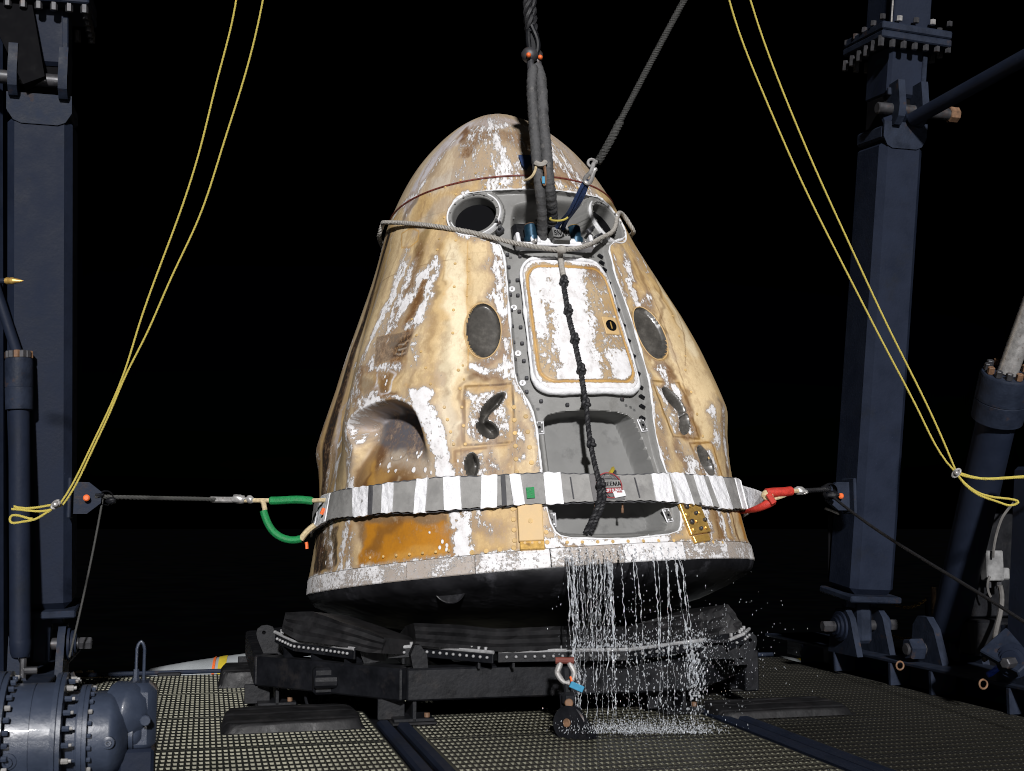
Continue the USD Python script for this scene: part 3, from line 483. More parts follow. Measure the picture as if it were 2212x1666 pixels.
# heat shield and the ring of edge tiles
prof = [(0, 2.004), (-.012, 2.006), (-.06, 1.99), (-.11, 1.94), (-.2, 1.75), (-.29, 1.5), (-.36, 1.2), (-.42, .8), (-.455, .4), (-.465, .001)]
L['shield'] = look('charred_heat_shield', (.011, .011, .013), .42, .6, 3, bump=.008, bscale=9, dirt=(.05, .05, .058), dirt_amt=.38, dirt_scale=4)
hs = part(craft, 'heat_shield', turned(CAP_C, CAP_A, prof, 180), L['shield'], 40)
M = surfM(938, 1262); part(hs, 'compression_pad', turned(capX(*[np.asarray(x) for x in (-20.0, -.075, 1.9)]), unit(capX(np.asarray(-20.0), np.asarray(-.2), np.asarray(2.6)) - capX(np.asarray(-20.0), np.asarray(0.0), np.asarray(1.9))), [(-.06, .14), (-.004, .138), (.0, .13), (-.006, .12), (-.006, .05), (-.004, .0)], 28), L['shield'], 40)
NT = 22
ring_ix = lambda q: None
L['tile'] = skin('edge_tile_coating', .5, 4.0)
for n in range(NT):
    a0, a1 = -180 + n * 360 / NT + .1 + 4, -180 + (n + 1) * 360 / NT - .1 + 4; aa = np.linspace(a0, a1, 14)
    prof_t = [(-.0, 1.99), (-.004, 2.01), (.004, 2.016), (.125, 2.0), (.137, 1.992), (.139, 1.96)]
    vv = np.vstack([capX(aa, np.full(14, h), np.full(14, r)) for h, r in prof_t]); nP = len(prof_t); ff = []
    for q in range(nP - 1):
        for s in range(13): b = q * 14 + s; ff += [(b, b + 1, b + 15), (b, b + 15, b + 14)]
    for s in (0, 13): ff += [(0 * 14 + s, q * 14 + s, (q + 1) * 14 + s)[:: (1 if s else -1)] for q in range(1, nP - 1)]
    part(craft, 'edge_tile', (vv, np.array(ff)), L['tile'], 30)
    mm = len(vv); A = UsdGeom.PrimvarsAPI(_last[0]); T = Sdf.ValueTypeNames
    # the joined normals may split vertices, so sample paint by position
    pts = np.array(_last[0].GetPointsAttr().Get()) + CAP_C - CAP_C; w = pts; hh = w @ CAP_A; tt = np.degrees(np.arctan2(w @ E1, -(w @ E2)))
    g = meshkit.noise(np.array([n * 1.7, 3.3, 1.0])); base = np.array([.5, .49, .49]) * (.7 + .5 * g)
    A.CreatePrimvar('tint', T.Color3fArray, 'vertex').Set(Vt.Vec3fArray.FromNumpy(np.tile(base, (len(pts), 1)).astype(np.float32)))
    A.CreatePrimvar('pc', T.Float3Array, 'vertex').Set(Vt.Vec3fArray.FromNumpy(np.stack([np.radians(tt) * 2 + n * 3, hh, 0 * hh], -1).astype(np.float32)))
    fl = .36 + .4 * meshkit.noise(np.array([n * 2.1, 8.3, 2.0])); 
    for nm, val in (('flake', fl), ('scorch', .42), ('speck', 0.)): A.CreatePrimvar(nm, T.FloatArray, 'vertex').Set(Vt.FloatArray.FromNumpy(np.full(len(pts), val, np.float32)))
# seam seal round the nose
tt = np.arange(-180, 181, 2.0); hh = 3.447 + .03 * np.cos(np.radians(tt - 12))
part(craft, 'nose_seal', tube(capX(tt, hh, body_r(tt, hh) + .002), .009, 6, False), L['sealred'], True)
# white sealant torn round the bay
bq = np.vstack([BAY, BAY[:1]]); s = np.r_[0, np.cumsum(np.linalg.norm(np.diff(bq, axis=0), axis=1))]; n = int(s[-1] / .012); sx = np.linspace(0, s[-1], n); bq = np.stack([np.interp(sx, s, bq[:, k]) for k in (0, 1)], -1)
tw = np.degrees(bq[:, 0] / MS); jag = meshkit.fbm(np.stack([sx * 9, sx * 0, sx * 0], -1), 4, 2)
part(craft, 'sealant_bead', tube(capX(tw, bq[:, 1], body_r(tw, bq[:, 1]) + .002), .003 + .026 * np.clip(jag - .25, 0, 1) ** 1.3, 7, False), L['white'], True)
# ring, wall and dark floor of each drogue tube
for M in TUBES:
    o, ax = M[:3, 3], unit(M[:3, 2] + .05 * CAP_A)
    t = part(craft, 'mortar_tube', turned(o - ax * .36, ax, [(.1, .185), (.338, .19), (.352, .2), (.352, .228), (.345, .234), (.3, .234)], 56), L['grey'], 40)
    part(t, 'tube_floor', turned(o - ax * .11, ax, [(0, .1865), (.004, .001)], 40), L['black'], 40)
    part(t, 'sealing_ring', turned(o - ax * .008, ax, [(0, .227), (.008, .229), (.009, .24), (-.01, .247), (-.07, .247)], 56), L['white'], 40)
    for k in range(14):
        a = k / 14 * 2 * math.pi + .2; q = o - ax * .008 + .214 * (math.cos(a) * M[:3, 0] + math.sin(a) * M[:3, 1]); part(t, 'ring_bolt', cyl(q, q + ax * .012, .009, 6), L['steel'])
# side hatch: a proud rounded panel with its own grid
hc, hw, hlo, hhi, rc = 21.9, 17.4, 1.405, 2.635, .17
def rr_outline(hw_m, lo, hi, rad, n=8):
    pts = []
    for cx_, cy_, a0 in ((hw_m - rad, hi - rad, 0), (-hw_m + rad, hi - rad, 90), (-hw_m + rad, lo + rad, 180), (hw_m - rad, lo + rad, 270)):
        for k in range(n + 1): a = math.radians(a0 + 90 * k / n); pts.append((cx_ + rad * math.cos(a), cy_ + rad * math.sin(a)))
    return np.array(pts)
xs_ = np.linspace(-.62, .62, 150); ys_ = np.linspace(1.3, 2.75, 175); GX, GY = np.meshgrid(xs_, ys_, indexing='ij')
def hatch_part(parent, name, mask, off, scale, mats, fl, sc, tn):
    gx, gy = GX.ravel(), GY.ravel(); wd = np.interp(gy, [hlo, hhi], [1.0, 1.0]); th = hc + np.degrees(gx / MS) * wd; r = body_r(th, gy) + off
    ii, jj = np.meshgrid(np.arange(149), np.arange(174), indexing='ij'); b = (ii * 175 + jj).ravel(); f = np.stack([b, b + 175, b + 176, b + 1], -1); f = f[mask[f].all(1)]
    idx, inv = np.unique(f, return_inverse=True); f = inv.reshape(-1, 4); v = capX(th, gy, r)[idx]
    p = part(parent, name, (v, np.vstack([f[:, :3], f[:, [0, 2, 3]]])), mats, True); A = UsdGeom.PrimvarsAPI(_last[0]); T = Sdf.ValueTypeNames
    A.CreatePrimvar('tint', T.Color3fArray, 'vertex').Set(Vt.Vec3fArray.FromNumpy(tn[idx].astype(np.float32)))
    A.CreatePrimvar('pc', T.Float3Array, 'vertex').Set(Vt.Vec3fArray.FromNumpy(np.stack([gx + 40, gy * .7, 0 * gx], -1)[idx].astype(np.float32)))
    for nm, val in (('flake', fl), ('scorch', sc), ('speck', 0 * gx)): A.CreatePrimvar(nm, T.FloatArray, 'vertex').Set(Vt.FloatArray.FromNumpy(val[idx].astype(np.float32)))
    return p
G = np.stack([GX.ravel(), GY.ravel()], -1); hwm = math.radians(hw) * MS
OUT = rr_outline(hwm, hlo, hhi, rc); INN = rr_outline(hwm - .055, hlo + .085, hhi - .085, rc - .03)
so, si = sdist(G, OUT), sdist(G, INN); gx, gy = G.T; u_, v_ = gx / hwm, (gy - hlo) / (hhi - hlo)
off = .015 - .11 * (1 - sm(so / .025)) + .004 * sm(si / .01) - .012 * np.exp(-((si - .004) / .008) ** 2)
gn = meshkit.fbm(np.c_[G * 5, 0 * gx], 3, 31); kk = np.clip((gn - .3) / .4, 0, 1)[:, None]; tn = np.array(C_['tan']) * (1 - kk) + np.array(C_['cream']) * kk
wv = .22 * (meshkit.fbm(np.c_[G * 4, 0 * gx + 3], 3, 37) - .5)
centre = sm(1.25 - np.abs((u_ + wv + .12 - .25 * (v_ - .5)) / .45)); left = sm((-.55 - u_ - wv) / .2) * sm((v_ - .25) / .3); lowr = sm(1.2 - np.hypot((u_ - .62 + wv) / .33, (v_ - .2) / .16)); upl = sm(1.3 - np.hypot((u_ + .5 + wv) / .6, (v_ - .85) / .3))
fl = .4 + .42 * np.maximum.reduce([centre, .8 * left, .9 * lowr, .75 * upl]); fl = np.where(si < 0, .5 + .2 * sm(-si / .05) * (so < .05) + .3 * (v_ < .06), fl); edgeband = np.exp(-(si / .014) ** 2); fl = fl * (1 - .9 * edgeband)
dark = sm(1.2 - np.hypot((u_ - .62) / .3, (v_ - .93) / .16)); tn = tn * (1 - .75 * dark[:, None]) + np.array(C_['brown']) * .75 * dark[:, None]
tn = tn * (1 - .85 * edgeband[:, None]) + np.array(C_['orange']) * .8 * edgeband[:, None]
hatch = hatch_part(craft, 'side_hatch', so > -.035, np.where(so < 0, -.1, off), 1, L['skin'], fl, np.full(len(G), .55) + .4 * dark, tn)
bo = np.vstack([OUT, OUT[:1]]); s = np.r_[0, np.cumsum(np.linalg.norm(np.diff(bo, axis=0), axis=1))]; sx = np.linspace(0, s[-1], 420); bo = np.stack([np.interp(sx, s, bo[:, k]) for k in (0, 1)], -1); tb = hc + np.degrees(bo[:, 0] / MS)
lo_ = sm((1.55 - bo[:, 1]) / .12)
part(hatch, 'hatch_sealant', tube(capX(tb, bo[:, 1], body_r(tb, bo[:, 1]) - .012), .004 + .016 * lo_ + .02 * meshkit.fbm(np.stack([sx * 8, sx * 0, sx * 0], -1), 3, 4), 7, False), L['white'], True)
M = surfM(1316, 707, .022); part(hatch, 'handle_plate', xf(rbox(.145, .17, .012, .006), M), L['tanpaint'])
M = surfM(1316, 707, .03); part(hatch, 'handle_socket', turned(M[:3, 3], M[:3, 2], [(-.002, .052), (.004, .052), (.005, .043), (.0, .04), (-.001, 0.001)], 28), L['black'], 30); part(hatch, 'handle_key', xf(rbox(.012, .07, .012, .003), M), L['brass'])
# plugs over the fasteners
PL = []
def plugs(p0, p1, n, r=.013):
    for t in np.linspace(0, 1, n): PL.append((p0[0] + (p1[0] - p0[0]) * t, p0[1] + (p1[1] - p0[1]) * t, r))
plugs((1014, 560), (1009, 640), 4, .01); plugs((1000, 790), (1002, 820), 2, .01); plugs((985, 520), (978, 720), 5); plugs((1110, 880), (1116, 1020), 6, .019); plugs((1136, 900), (1148, 1000), 4, .019); plugs((1062, 1100), (1112, 1098), 2, .019); plugs((1108, 1100), (1112, 1168), 4, .019); plugs((1020, 1194), (1110, 1184), 4, .02); plugs((800, 1205), (970, 1190), 7, .012)
plugs((1225, 1172), (1455, 1168), 8, .014); plugs((1180, 1150), (1182, 1172), 2, .018); plugs((960, 470), (945, 540), 4); plugs((1480, 800), (1530, 990), 5, .013); plugs((1440, 640), (1480, 770), 4, .01); plugs((990, 800), (1005, 960), 5, .014); plugs((1150, 398), (1270, 408), 6, .013); plugs((985, 420), (1080, 398), 4, .012); plugs((930, 420), (1060, 360), 5, .011); plugs((890, 690), (930, 830), 5, .012); plugs((1500, 1170), (1560, 1172), 4, .014); plugs((960, 880), (980, 960), 4, .013)
part(craft, 'fastener_plugs', cat([(lambda M, r: cyl(M[:3, 3], M[:3, 3] + M[:3, 2] * .007, r, 12, .003))(surfM(x, y, 0), r) for x, y, r in PL]), L['plug'], 30, kind='stuff')
# latch plates at the lower bay's corners
for x, y in ((1166, 919), (1395, 914), (1192, 1119), (1450, 1109)):
    M = surfM(x, y, -.045, math.radians(-4 if x < 1300 else 8)); lp = part(craft, 'latch_plate', xf(rbox(.075, .115, .012, .004), M), L['whitepaint']); M2 = M.copy(); M2[:3, 3] += M[:3, 2] * .005; part(lp, 'plate_face', xf(rbox(.063, .103, .006, .002), M2), L['greydark'])
    for sx_ in (-1, 1):
        for sy_ in (-1, 1): q = M[:3, 3] + M[:3, 0] * .02 * sx_ + M[:3, 1] * .038 * sy_; part(lp, 'rivet', cyl(q + M[:3, 2] * .006, q + M[:3, 2] * .012, .0075, 8), L['whitepaint'])
    part(lp, 'bolt_hole', cyl(M[:3, 3] + M[:3, 2] * .006, M[:3, 3] + M[:3, 2] * .0105, .012, 10), L['black'])
# black tabs and ringed bolts along the hatch surround
for x, y in ((1306, 549), (1309, 563), (1314, 578), (1323, 606), (1333, 634), (1343, 664), (1355, 698), (1366, 731), (1377, 764), (1387, 802), (1393, 832), (1396, 853), (1397, 874), (1397, 899)):
    part(craft, 'hatch_tab', xf(rbox(.05, .022, .035, .004), surfM(x - 3, y, -.04, math.radians(-28))), L['blacksteel'])
for x, y in ((1104, 619), (1108, 659), (1117, 758), (1127, 822)):
    M = surfM(x + 2, y, -.052); b = part(craft, 'ringed_bolt', turned(M[:3, 3], M[:3, 2], [(0, .026), (.01, .026), (.011, .017), (.006, .016), (.005, .001)], 20), L['whitepaint'], 30); part(b, 'bolt_head', cyl(M[:3, 3], M[:3, 3] + M[:3, 2] * .02, .009, 6), L['steel'])
for x, y in ((1097, 603), (1120, 600), (1100, 632), (1121, 633), (1102, 665), (1124, 668), (1104, 700), (1127, 702), (1107, 735), (1130, 737), (1110, 772), (1134, 775), (1113, 806), (1140, 812), (1094, 545), (1097, 572), (1126, 548), (1140, 842), (1172, 862), (1230, 870), (1352, 858)):
    part(craft, 'stud', xf(rbox(.03, .03, .035, .006), surfM(x + (2 if x < 1115 else -2), y, -.045)), L['darksteel'])
for k in range(34):                                             # small pads glued inside the well
    x, y = RNG.uniform(1108, 1282), RNG.uniform(446, 520)
    d_ = .24 * float(sm(sdist(flat(*S(x, y))[None], BASIN) / .15)[0]) + .055; part(craft, 'glued_pad', xf(rbox(.022, .022, .006, .002), surfM(x, y, -d_ + .004)), L['greydark'])
for x, y in [(1075 + 14 * k, 540 + (k % 3) * 5) for k in range(5)] + [(1135 + 22 * k, 548) for k in range(8)] + [(1143, 868), (1150, 872), (1163, 878), (1360, 870), (1370, 874), (1378, 880)]: part(craft, 'glued_pad', xf(rbox(.024, .022, .006, .002), surfM(x, y, -.052)), L['greydark'])
# box cover and gold strips beside the lower bay
M = surfM(1146, 1129, .012, math.radians(-2)); hb = part(craft, 'side_cover', xf(rbox(.19, .315, .05, .006), M), L['tanpaint']); part(hb, 'cover_plug', cyl(M[:3, 3] + M[:3, 2] * .025, M[:3, 3] + M[:3, 2] * .03, .019, 14), L['plug'])
M = surfM(1150, 1180, .008, math.radians(-3)); gs = part(craft, 'gold_strip', xf(rbox(.185, .07, .03, .004), M), L['brass'])
for k in (-1, 0, 1): q = M[:3, 3] + M[:3, 0] * .055 * k + M[:3, 1] * .018; part(gs, 'rivet', cyl(q + M[:3, 2] * .015, q + M[:3, 2] * .019, .011, 10), L['tanpaint'])
M = surfM(1497, 1120, .012, math.radians(6)); gp = part(craft, 'gold_plate', xf(rbox(.26, .27, .03, .004), M), L['brass'])
for k in range(12): q = M[:3, 3] + M[:3, 0] * (-.09 + .085 * (k % 3) + .02 * math.sin(k * 3)) + M[:3, 1] * (-.1 + .065 * (k // 3)); part(gp, 'plate_bolt', cyl(q + M[:3, 2] * .01, q + M[:3, 2] * (.03 + .012 * (k % 2)), .015 + .006 * ((k * 7) % 3 == 0), 8, .004), L['darksteel'] if k % 2 else L['brass'])
M = surfM(1512, 1165, .01, math.radians(6)); part(craft, 'gold_strip', xf(rbox(.2, .06, .03, .004), M), L['brass'])
# lifting bracket in the parachute well
M = surfM(1196, 522, -.02); R_ = M[:3, :3]; up_ = M[:3, 1]
def wl(x, y, z): return M[:3, 3] + M[:3, 0] * x + M[:3, 1] * y + M[:3, 2] * z
def wb(x, y, z, sx, sy, sz, b=.006): m4 = M.copy(); m4[:3, 3] = wl(x, y, z); return xf(rbox(sx, sy, sz, b), m4)
fit = part(craft, 'lift_bracket', cat([wb(0, -.065, .03, .7, .03, .1), wb(-.335, -.01, .03, .035, .13, .09, .012), wb(.335, -.01, .03, .035, .13, .09, .012), wb(-.1, -.035, .06, .09, .06, .05), wb(.17, -.035, .06, .11, .06, .05), wb(-.22, -.02, .06, .03, .07, .06), wb(-.16, -.02, .06, .03, .07, .06)]), L['whitepaint'])
part(fit, 'lug_block', cat([wb(.03, .0, .085, .155, .13, .13, .01), wb(.03, .08, .05, .07, .06, .08, .02)]), L['greywell'])
tx = meshkit.text_mesh('SN001', .05, .003, True); tx.apply_scale([min(1, .145 / tx.extents[0]), 1, 1]); w_ = tx.bounds[1, 0] - tx.bounds[0, 0]; m4 = M.copy(); m4[:3, 3] = wl(.03 - w_ / 2, -.025, .1505); part(fit, 'lug_lettering', xf(tm(tx), m4), L['black'], False)
for x, d in ((-.2, 0), (.2, .02)):
    c = part(fit, 'blue_canister', turned(wl(x, -.03, .02), unit(up_ + .15 * M[:3, 2]), [(0, .07), (.05, .072), (.055, .058), (.16, .058), (.17, .05), (.172, .001)], 24), L['bluemetal'], 35); part(c, 'canister_lid', turned(wl(x, -.03, .02) + unit(up_ + .15 * M[:3, 2]) * .171, unit(up_ + .15 * M[:3, 2]), [(0, .05), (.006, .048), (.007, .001)], 20), L['rust'] if x < 0 else L['brass'])
part(fit, 'dark_housing', cat([wb(-.2, .12, -.08, .26, .2, .12, .03), wb(.02, .2, -.1, .1, .14, .1, .02)]), L['blacksteel'])
for x, y in ((-.23, .04), (.28, -.04), (.23, -.05)): part(fit, 'steel_pin', cyl(wl(x, -.05, .05), wl(x + .03, -.06, .12), .016, 12, .003), L['steel'])
for x, y in ((1080, 497), (1275, 497), (1073, 482), (1292, 512)): part(craft, 'tube_clamp', cat([xf(rbox(.07, .05, .04, .008), surfM(x, y, -.01, .6)), (lambda M: cyl(M[:3, 3], M[:3, 3] + M[:3, 2] * .05, .014, 10))(surfM(x, y, 0))]), L['darksteel'])
# loose strap ends and fittings inside the lower bay
part(craft, 'strap_end', tube(smooth_path([P(1352, 1003, -.2), P(1335, 1015, -.12), P(1318, 1030, -.08)], 10), .016, 4), L['signyellow']); part(craft, 'strap_buckle', cat([xf(rbox(.05, .1, .03, .01), surfM(1356, 1000, -.24, -.3)), xf(rbox(.045, .04, .034, .008), surfM(1350, 1003, -.2, -.6))]), L['darksteel'])
part(craft, 'inner_pad', xf(rbox(.13, .13, .012, .004), surfM(1335, 990, -.4, .1)), L['greydark'])
for x in (1287, 1347): part(craft, 'dangling_tag', cat([cyl(P(x, 1070, -.02), P(x, 1098, -.02), .007, 6), cyl(P(x, 1098, -.02), P(x, 1108, -.02), .011, 6)]), L['rust'])
# ================================================================ sea, deck, grating
def W(sv, su, z=0.0): return V * sv + U * su + Z * z             # ship coordinates to world
v, f = trimesh.creation.box((900, 900, .4)).vertices, trimesh.creation.box((900, 900, .4)).faces
solo('sea', (np.array(v) + [0, 0, -3.2], np.array(f)), L['sea'], 'black night sea behind the stern', smooth=False, kind='structure')
STERN = 12.16
deck = thing('deck', 'steel ship deck laid with pale moulded grating', None, W(0, 8), None, 'structure')
part(deck, 'deck_plate', obox(W(1.5, 7.2, -.16), 17, 10.1, .16, .01), L['blacksteel'])
RAIL = (1.36, 3.86)
PITCH_G, BAR, XPITCH, XBAR = .0385, .0125, .124, .056
seams = [3.2, 4.46, 5.74, 7.02, 8.3, 9.58, 10.86, STERN - .02]
fields = [(-6.1, -2.42), (-2.4, RAIL[0] - .135), (RAIL[0] + .135, RAIL[1] - .135), (RAIL[1] + .135, 6.02)]
for a0, a1 in fields:
    for b0, b1 in zip(seams[:-1], seams[1:]):
        b1 = b1 - .008; ps = []; n = int(round((a1 - a0) / PITCH_G)); m = int(round((b1 - b0) / XPITCH)); du = RNG.uniform(-.004, .004)
        for k in range(n + 1): x = a0 + BAR / 2 + (a1 - a0 - BAR) * k / n; ps.append(obox(W(x, (b0 + b1) / 2, -.019 + du * .3), BAR, b1 - b0, .038, .0012))
        for k in range(m + 1): y = b0 + XBAR / 2 + (b1 - b0 - XBAR) * k / m; ps.append(obox(W((a0 + a1) / 2, y, -.0215 + du * .3), a1 - a0 - .001, XBAR, .037, .0008))
        part(deck, 'grating_panel', cat(ps), L['grate' if a1 < RAIL[0] else 'grate_mid' if a1 < RAIL[1] else 'grate_falloff'], False)
for r in RAIL:
    for s in (-1, 1): part(deck, 'deck_rail', obox(W(r + s * .066, 6.1, -.005), .095, 5.75, .06, .018), L['navy'])
    part(deck, 'rail_slot', obox(W(r, 6.1, -.03), .03, 5.7, .03, .004), L['black'])
part(deck, 'stern_bar', cyl(W(-2.6, STERN + .04, .02), W(6.0, STERN + .04, .02), .022, 10), L['navy_edge'])
for k in range(9): part(deck, 'bar_clip', obox(W(-2.2 + k * .95, STERN + .02, .0), .22, .05, .05, .01), L['blacksteel'])

# inflatable tube lying across the stern behind the deck
P0, P1 = at(180, 1462, 13.6), at(1830, 1432, 14.9); ax = P1 - P0; ln = np.linalg.norm(ax); t = np.linspace(0, 1, 50)
tubefender = thing('stern_fender', 'long grey-white inflated tube lying behind the stern edge', 'fender', P0)
part(tubefender, 'tube_body', turned(P0 - [0, 0, .17], ax, [(ln * q, .02 + .52 * math.sin(math.pi * min(max(q, 0), 1)) ** .6) for q in t], 40), L['fender'], 50)
for q, mt in ((.165, 'signyellow'), (.158, 'orange'), (.93, 'signyellow')):
    r = .02 + .52 * math.sin(math.pi * q) ** .6; part(tubefender, 'band', turned(P0 - [0, 0, .17] + ax * q, ax, [(0, r + .004), (.09 if mt == 'signyellow' else .03, r + .018)], 36), L[mt], 50)

# ================================================================ gantry legs
def bolts_ring(parent, c, hx, hy, nx, ny, zdir, h, r=.022, x=V, y=U):
    for i in range(nx):
        for s in (-1, 1): q = c + x * (-hx + 2 * hx * i / (nx - 1)) + y * s * hy; part(parent, 'flange_bolt', cyl(q, q + zdir * h, r, 6, .004), L['steel'] if zdir[2] > 0 and i % 2 else L['darksteel'])  # brighter steel on upper bolts paints in their highlights
    for i in range(1, ny - 1):
        for s in (-1, 1): q = c + y * (-hy + 2 * hy * i / (ny - 1)) + x * s * hx; part(parent, 'flange_bolt', cyl(q, q + zdir * h, r, 6, .004), L['darksteel'])
def gantry(side):
    if side < 0:
        b, t_ = at(92, 1308, 10.2), at(94, 262, 9.72); lab = 'left navy steel gantry leg, partly hidden by a post at the picture edge'
    else:
        b, t_ = at(1858, 1278, 11.6), at(1922, 315, 11.18); lab = 'right navy steel gantry leg with a bolted flange and slanting brace'
    g = thing('gantry_leg', lab, 'gantry leg', b, 'legs of the stern gantry'); ax = unit(t_ - b); top = lambda d: t_ + ax * d; w = .5 if side < 0 else .45
    yd = unit(np.cross(ax, V))
    part(g, 'lower_column', beam(b, t_, w, .5, .06), L['navy'], 25)
    part(g, 'foot_flange', beam(b - ax * .06, b, w + .08, .6, .012), L['navy_edge'])
    # rounded collar plate on the face
    fr = t_ - U * .255; M = mat4(V, ax, np.cross(V, ax), fr + ax * .01)
    sh = [(x_ * w / .5, y_) for x_, y_ in [(-.25, .13), (.25, .13), (.25, -.01), (.2, -.09), (.14, -.115), (-.14, -.115), (-.2, -.09), (-.25, -.01)]]
    part(g, 'collar_plate', cat([prism(sh, .02, M), beam(t_ - ax * .0, t_ + ax * .13, w, .47, .02)]), L['navy_edge'])
    pin = top(.26); part(g, 'pivot_well', beam(top(.135), top(.44), w * .8, .34, .02), L['black'])
    for s in (-1, 1):
        xo = V * s * (.12 if side > 0 else .19); M2 = mat4(-U, Z, V, pin + xo - U * .22)
        part(g, 'pivot_lug', prism(np.vstack([circ((0, 0), .17, 16)[:9], [(-.17, .3), (.17, .3)][0:2]][::1]) if False else [(-.16, .24), (.16, .24), (.17, .0), (.14, -.1), (.07, -.16), (-.07, -.16), (-.14, -.1), (-.17, 0)], .07, M2), L['navy_edge'])
    q0, q1 = pin - V * (.46 if side < 0 else .3) - U * .24, pin + V * (.2 if side < 0 else .55) - U * .24
    pn = part(g, 'pivot_pin', cyl(q0, q1, .055, 16, .01), L['darksteel']); part(pn, 'pin_nut', cyl(q0 + V * .02, q0 + V * .13, .1, 6, .01) if side < 0 else cyl(q1 - V * .1, q1, .075, 8, .01), L['steel'] if side < 0 else L['rust'])
    part(g, 'upper_column', beam(top(.42), top(.9), w * .82, .42, .03), L['navy'], 25)
    part(g, 'upper_rib', beam(top(.44) + V * .19 - U * .18, top(.8) + V * .19 - U * .18, .05, .07, .008), L['navy_edge']); part(g, 'rib_block', obox(top(.43) - V * .14 - U * .225, .11, .03, .07, .006), L['navy_edge'])
    fl = part(g, 'joint_flange', cat([beam(top(.9), top(.97), w + .28, .72, .012), beam(top(.976), top(1.05), w + .28, .72, .012)]), L['navy_edge'])
    bolts_ring(fl, top(.9), .35, .32, 7, 6, -ax, .1, .03); bolts_ring(fl, top(1.05), .35, .32, 5, 5, ax, .05, .028)
    part(g, 'head_column', beam(top(1.05), top(2.6), w * .86, .5, .01), L['navy'], 25); part(g, 'worn_edge', beam(top(1.05) - V * .215 - U * .25, top(2.5) - V * .215 - U * .25, .016, .012, .003), L['steel'])
    # foot: central tongue between two lugs, with the pin through them
    fz = b - ax * .06; part(g, 'foot_tongue', cat([beam(fz - Z * .42, fz, .15, .2, .03), beam(fz - Z * .09, fz, .34, .1, .01)]), L['navy_edge']); 
    for s in (-1, 1):
        c = fz + V * s * .17 - Z * .3; M3 = mat4(U, Z, V, c); part(g, 'foot_lug', prism([(-.27, -.22), (.27, -.22), (.17, .12), (.1, .2), (-.08, .2), (-.16, .12)], .06, M3), L['navy_edge'])
    c = fz - Z * .26; p_ = part(g, 'foot_pin', cyl(c - V * .3, c + V * .3, .05, 16, .01), L['darksteel'])
    for s in (-1, 1): part(p_, 'pin_washer', turned(c + V * s * .21, V * s, [(0, .14), (.02, .14), (.025, .11), (.05, .11), (.055, .085), (.07, .08), (.072, .001)], 28), L['navy']); part(p_, 'pin_head', cyl(c + V * s * .3, c + V * s * .4, .055, 6, .008), L['darksteel'])
    # pad eye for the tether
    e = at(183, 1076, 9.9) if side < 0 else at(1812, 1072, 11.2); s = 1 if side < 0 else -1
    pe = part(g, 'pad_eye', cat([prism([(-.1, -.13), (.02, -.13), (.13, -.04), (.13, .05), (.03, .13), (-.1, .13)], .05, mat4(V * s, np.cross(V * s, -U) * -1, -U, e) if s > 0 else mat4(V * s, Z, np.cross(V * s, Z), e)), obox(e - V * s * .11, .03, .22, .33, .008)]), L['navy_edge'])
    part(pe, 'orange_pin', cyl(e + V * s * .02 - U * .06, e + V * s * .02 - U * .09, .027, 14, .01), L['orange'])
    return g, pin
gl, pinL = gantry(-1); gr, pinR = gantry(1)
# slanting brace arms
q = pinR - U * .24; part(gr, 'brace_arm', cat([beam(q + V * .0, at(1905, 262, 11.0), .16, .2, .02), cyl(at(1972, 258, 10.9), at(2330, 60, 9.2), .068, 24)]), L['navy'], 30)
part(gl, 'brace_arm', cat([prism([(-.07, 0), (.16, 0), (.3, -.7), (.14, -.78), (-.1, -.3)], .16, mat4(V, Z, np.cross(V, Z), at(22, -15, 9.35) + Z * .0))]), L['black'], False)  # a navy arm whose shade is painted in as black
# foundation rail with gussets, starboard side
fr = thing('foundation_rail', 'low navy steel foundation rail with gussets under the right gantry leg', 'steel rail', W(6.3, 9))
part(fr, 'top_plate', obox(W(6.32, 8.3, .21), .62, 8.2, .03, .006), L['navy_edge']); part(fr, 'web_plate', obox(W(6.3, 8.3, .095), .05, 8.2, .2, .004), L['navy'])
for k in range(9): part(fr, 'gusset', obox(W(6.12, 4.9 + k * .83 + (.2 if k % 2 else 0), .095), .24, .04, .198, .004), L['navy_edge'])
for x, y in ((1944, 1438), (2294 - 380 + 210, 1478)): q = on(x, y, .22); part(fr, 'lashing_ring', tube([q + .035 * (math.cos(a) * V + math.sin(a) * Z) for a in np.linspace(0, 6.28, 18)], .008, 6, False), L['rust'])
fl_ = thing('foundation_rail', 'navy steel foundation block under the left gantry leg behind the motor', 'steel rail', W(-1.2, 10)); part(fl_, 'top_plate', obox(W(-1.5, 9.6, .21), .7, 6, .03, .006), L['navy_edge']); part(fl_, 'web_plate', obox(W(-1.45, 9.6, .095), .05, 6, .2, .004), L['navy'])
for k in range(6): part(fl_, 'gusset', obox(W(-1.3, 7.2 + k * .9, .095), .24, .04, .198, .004), L['navy_edge'])
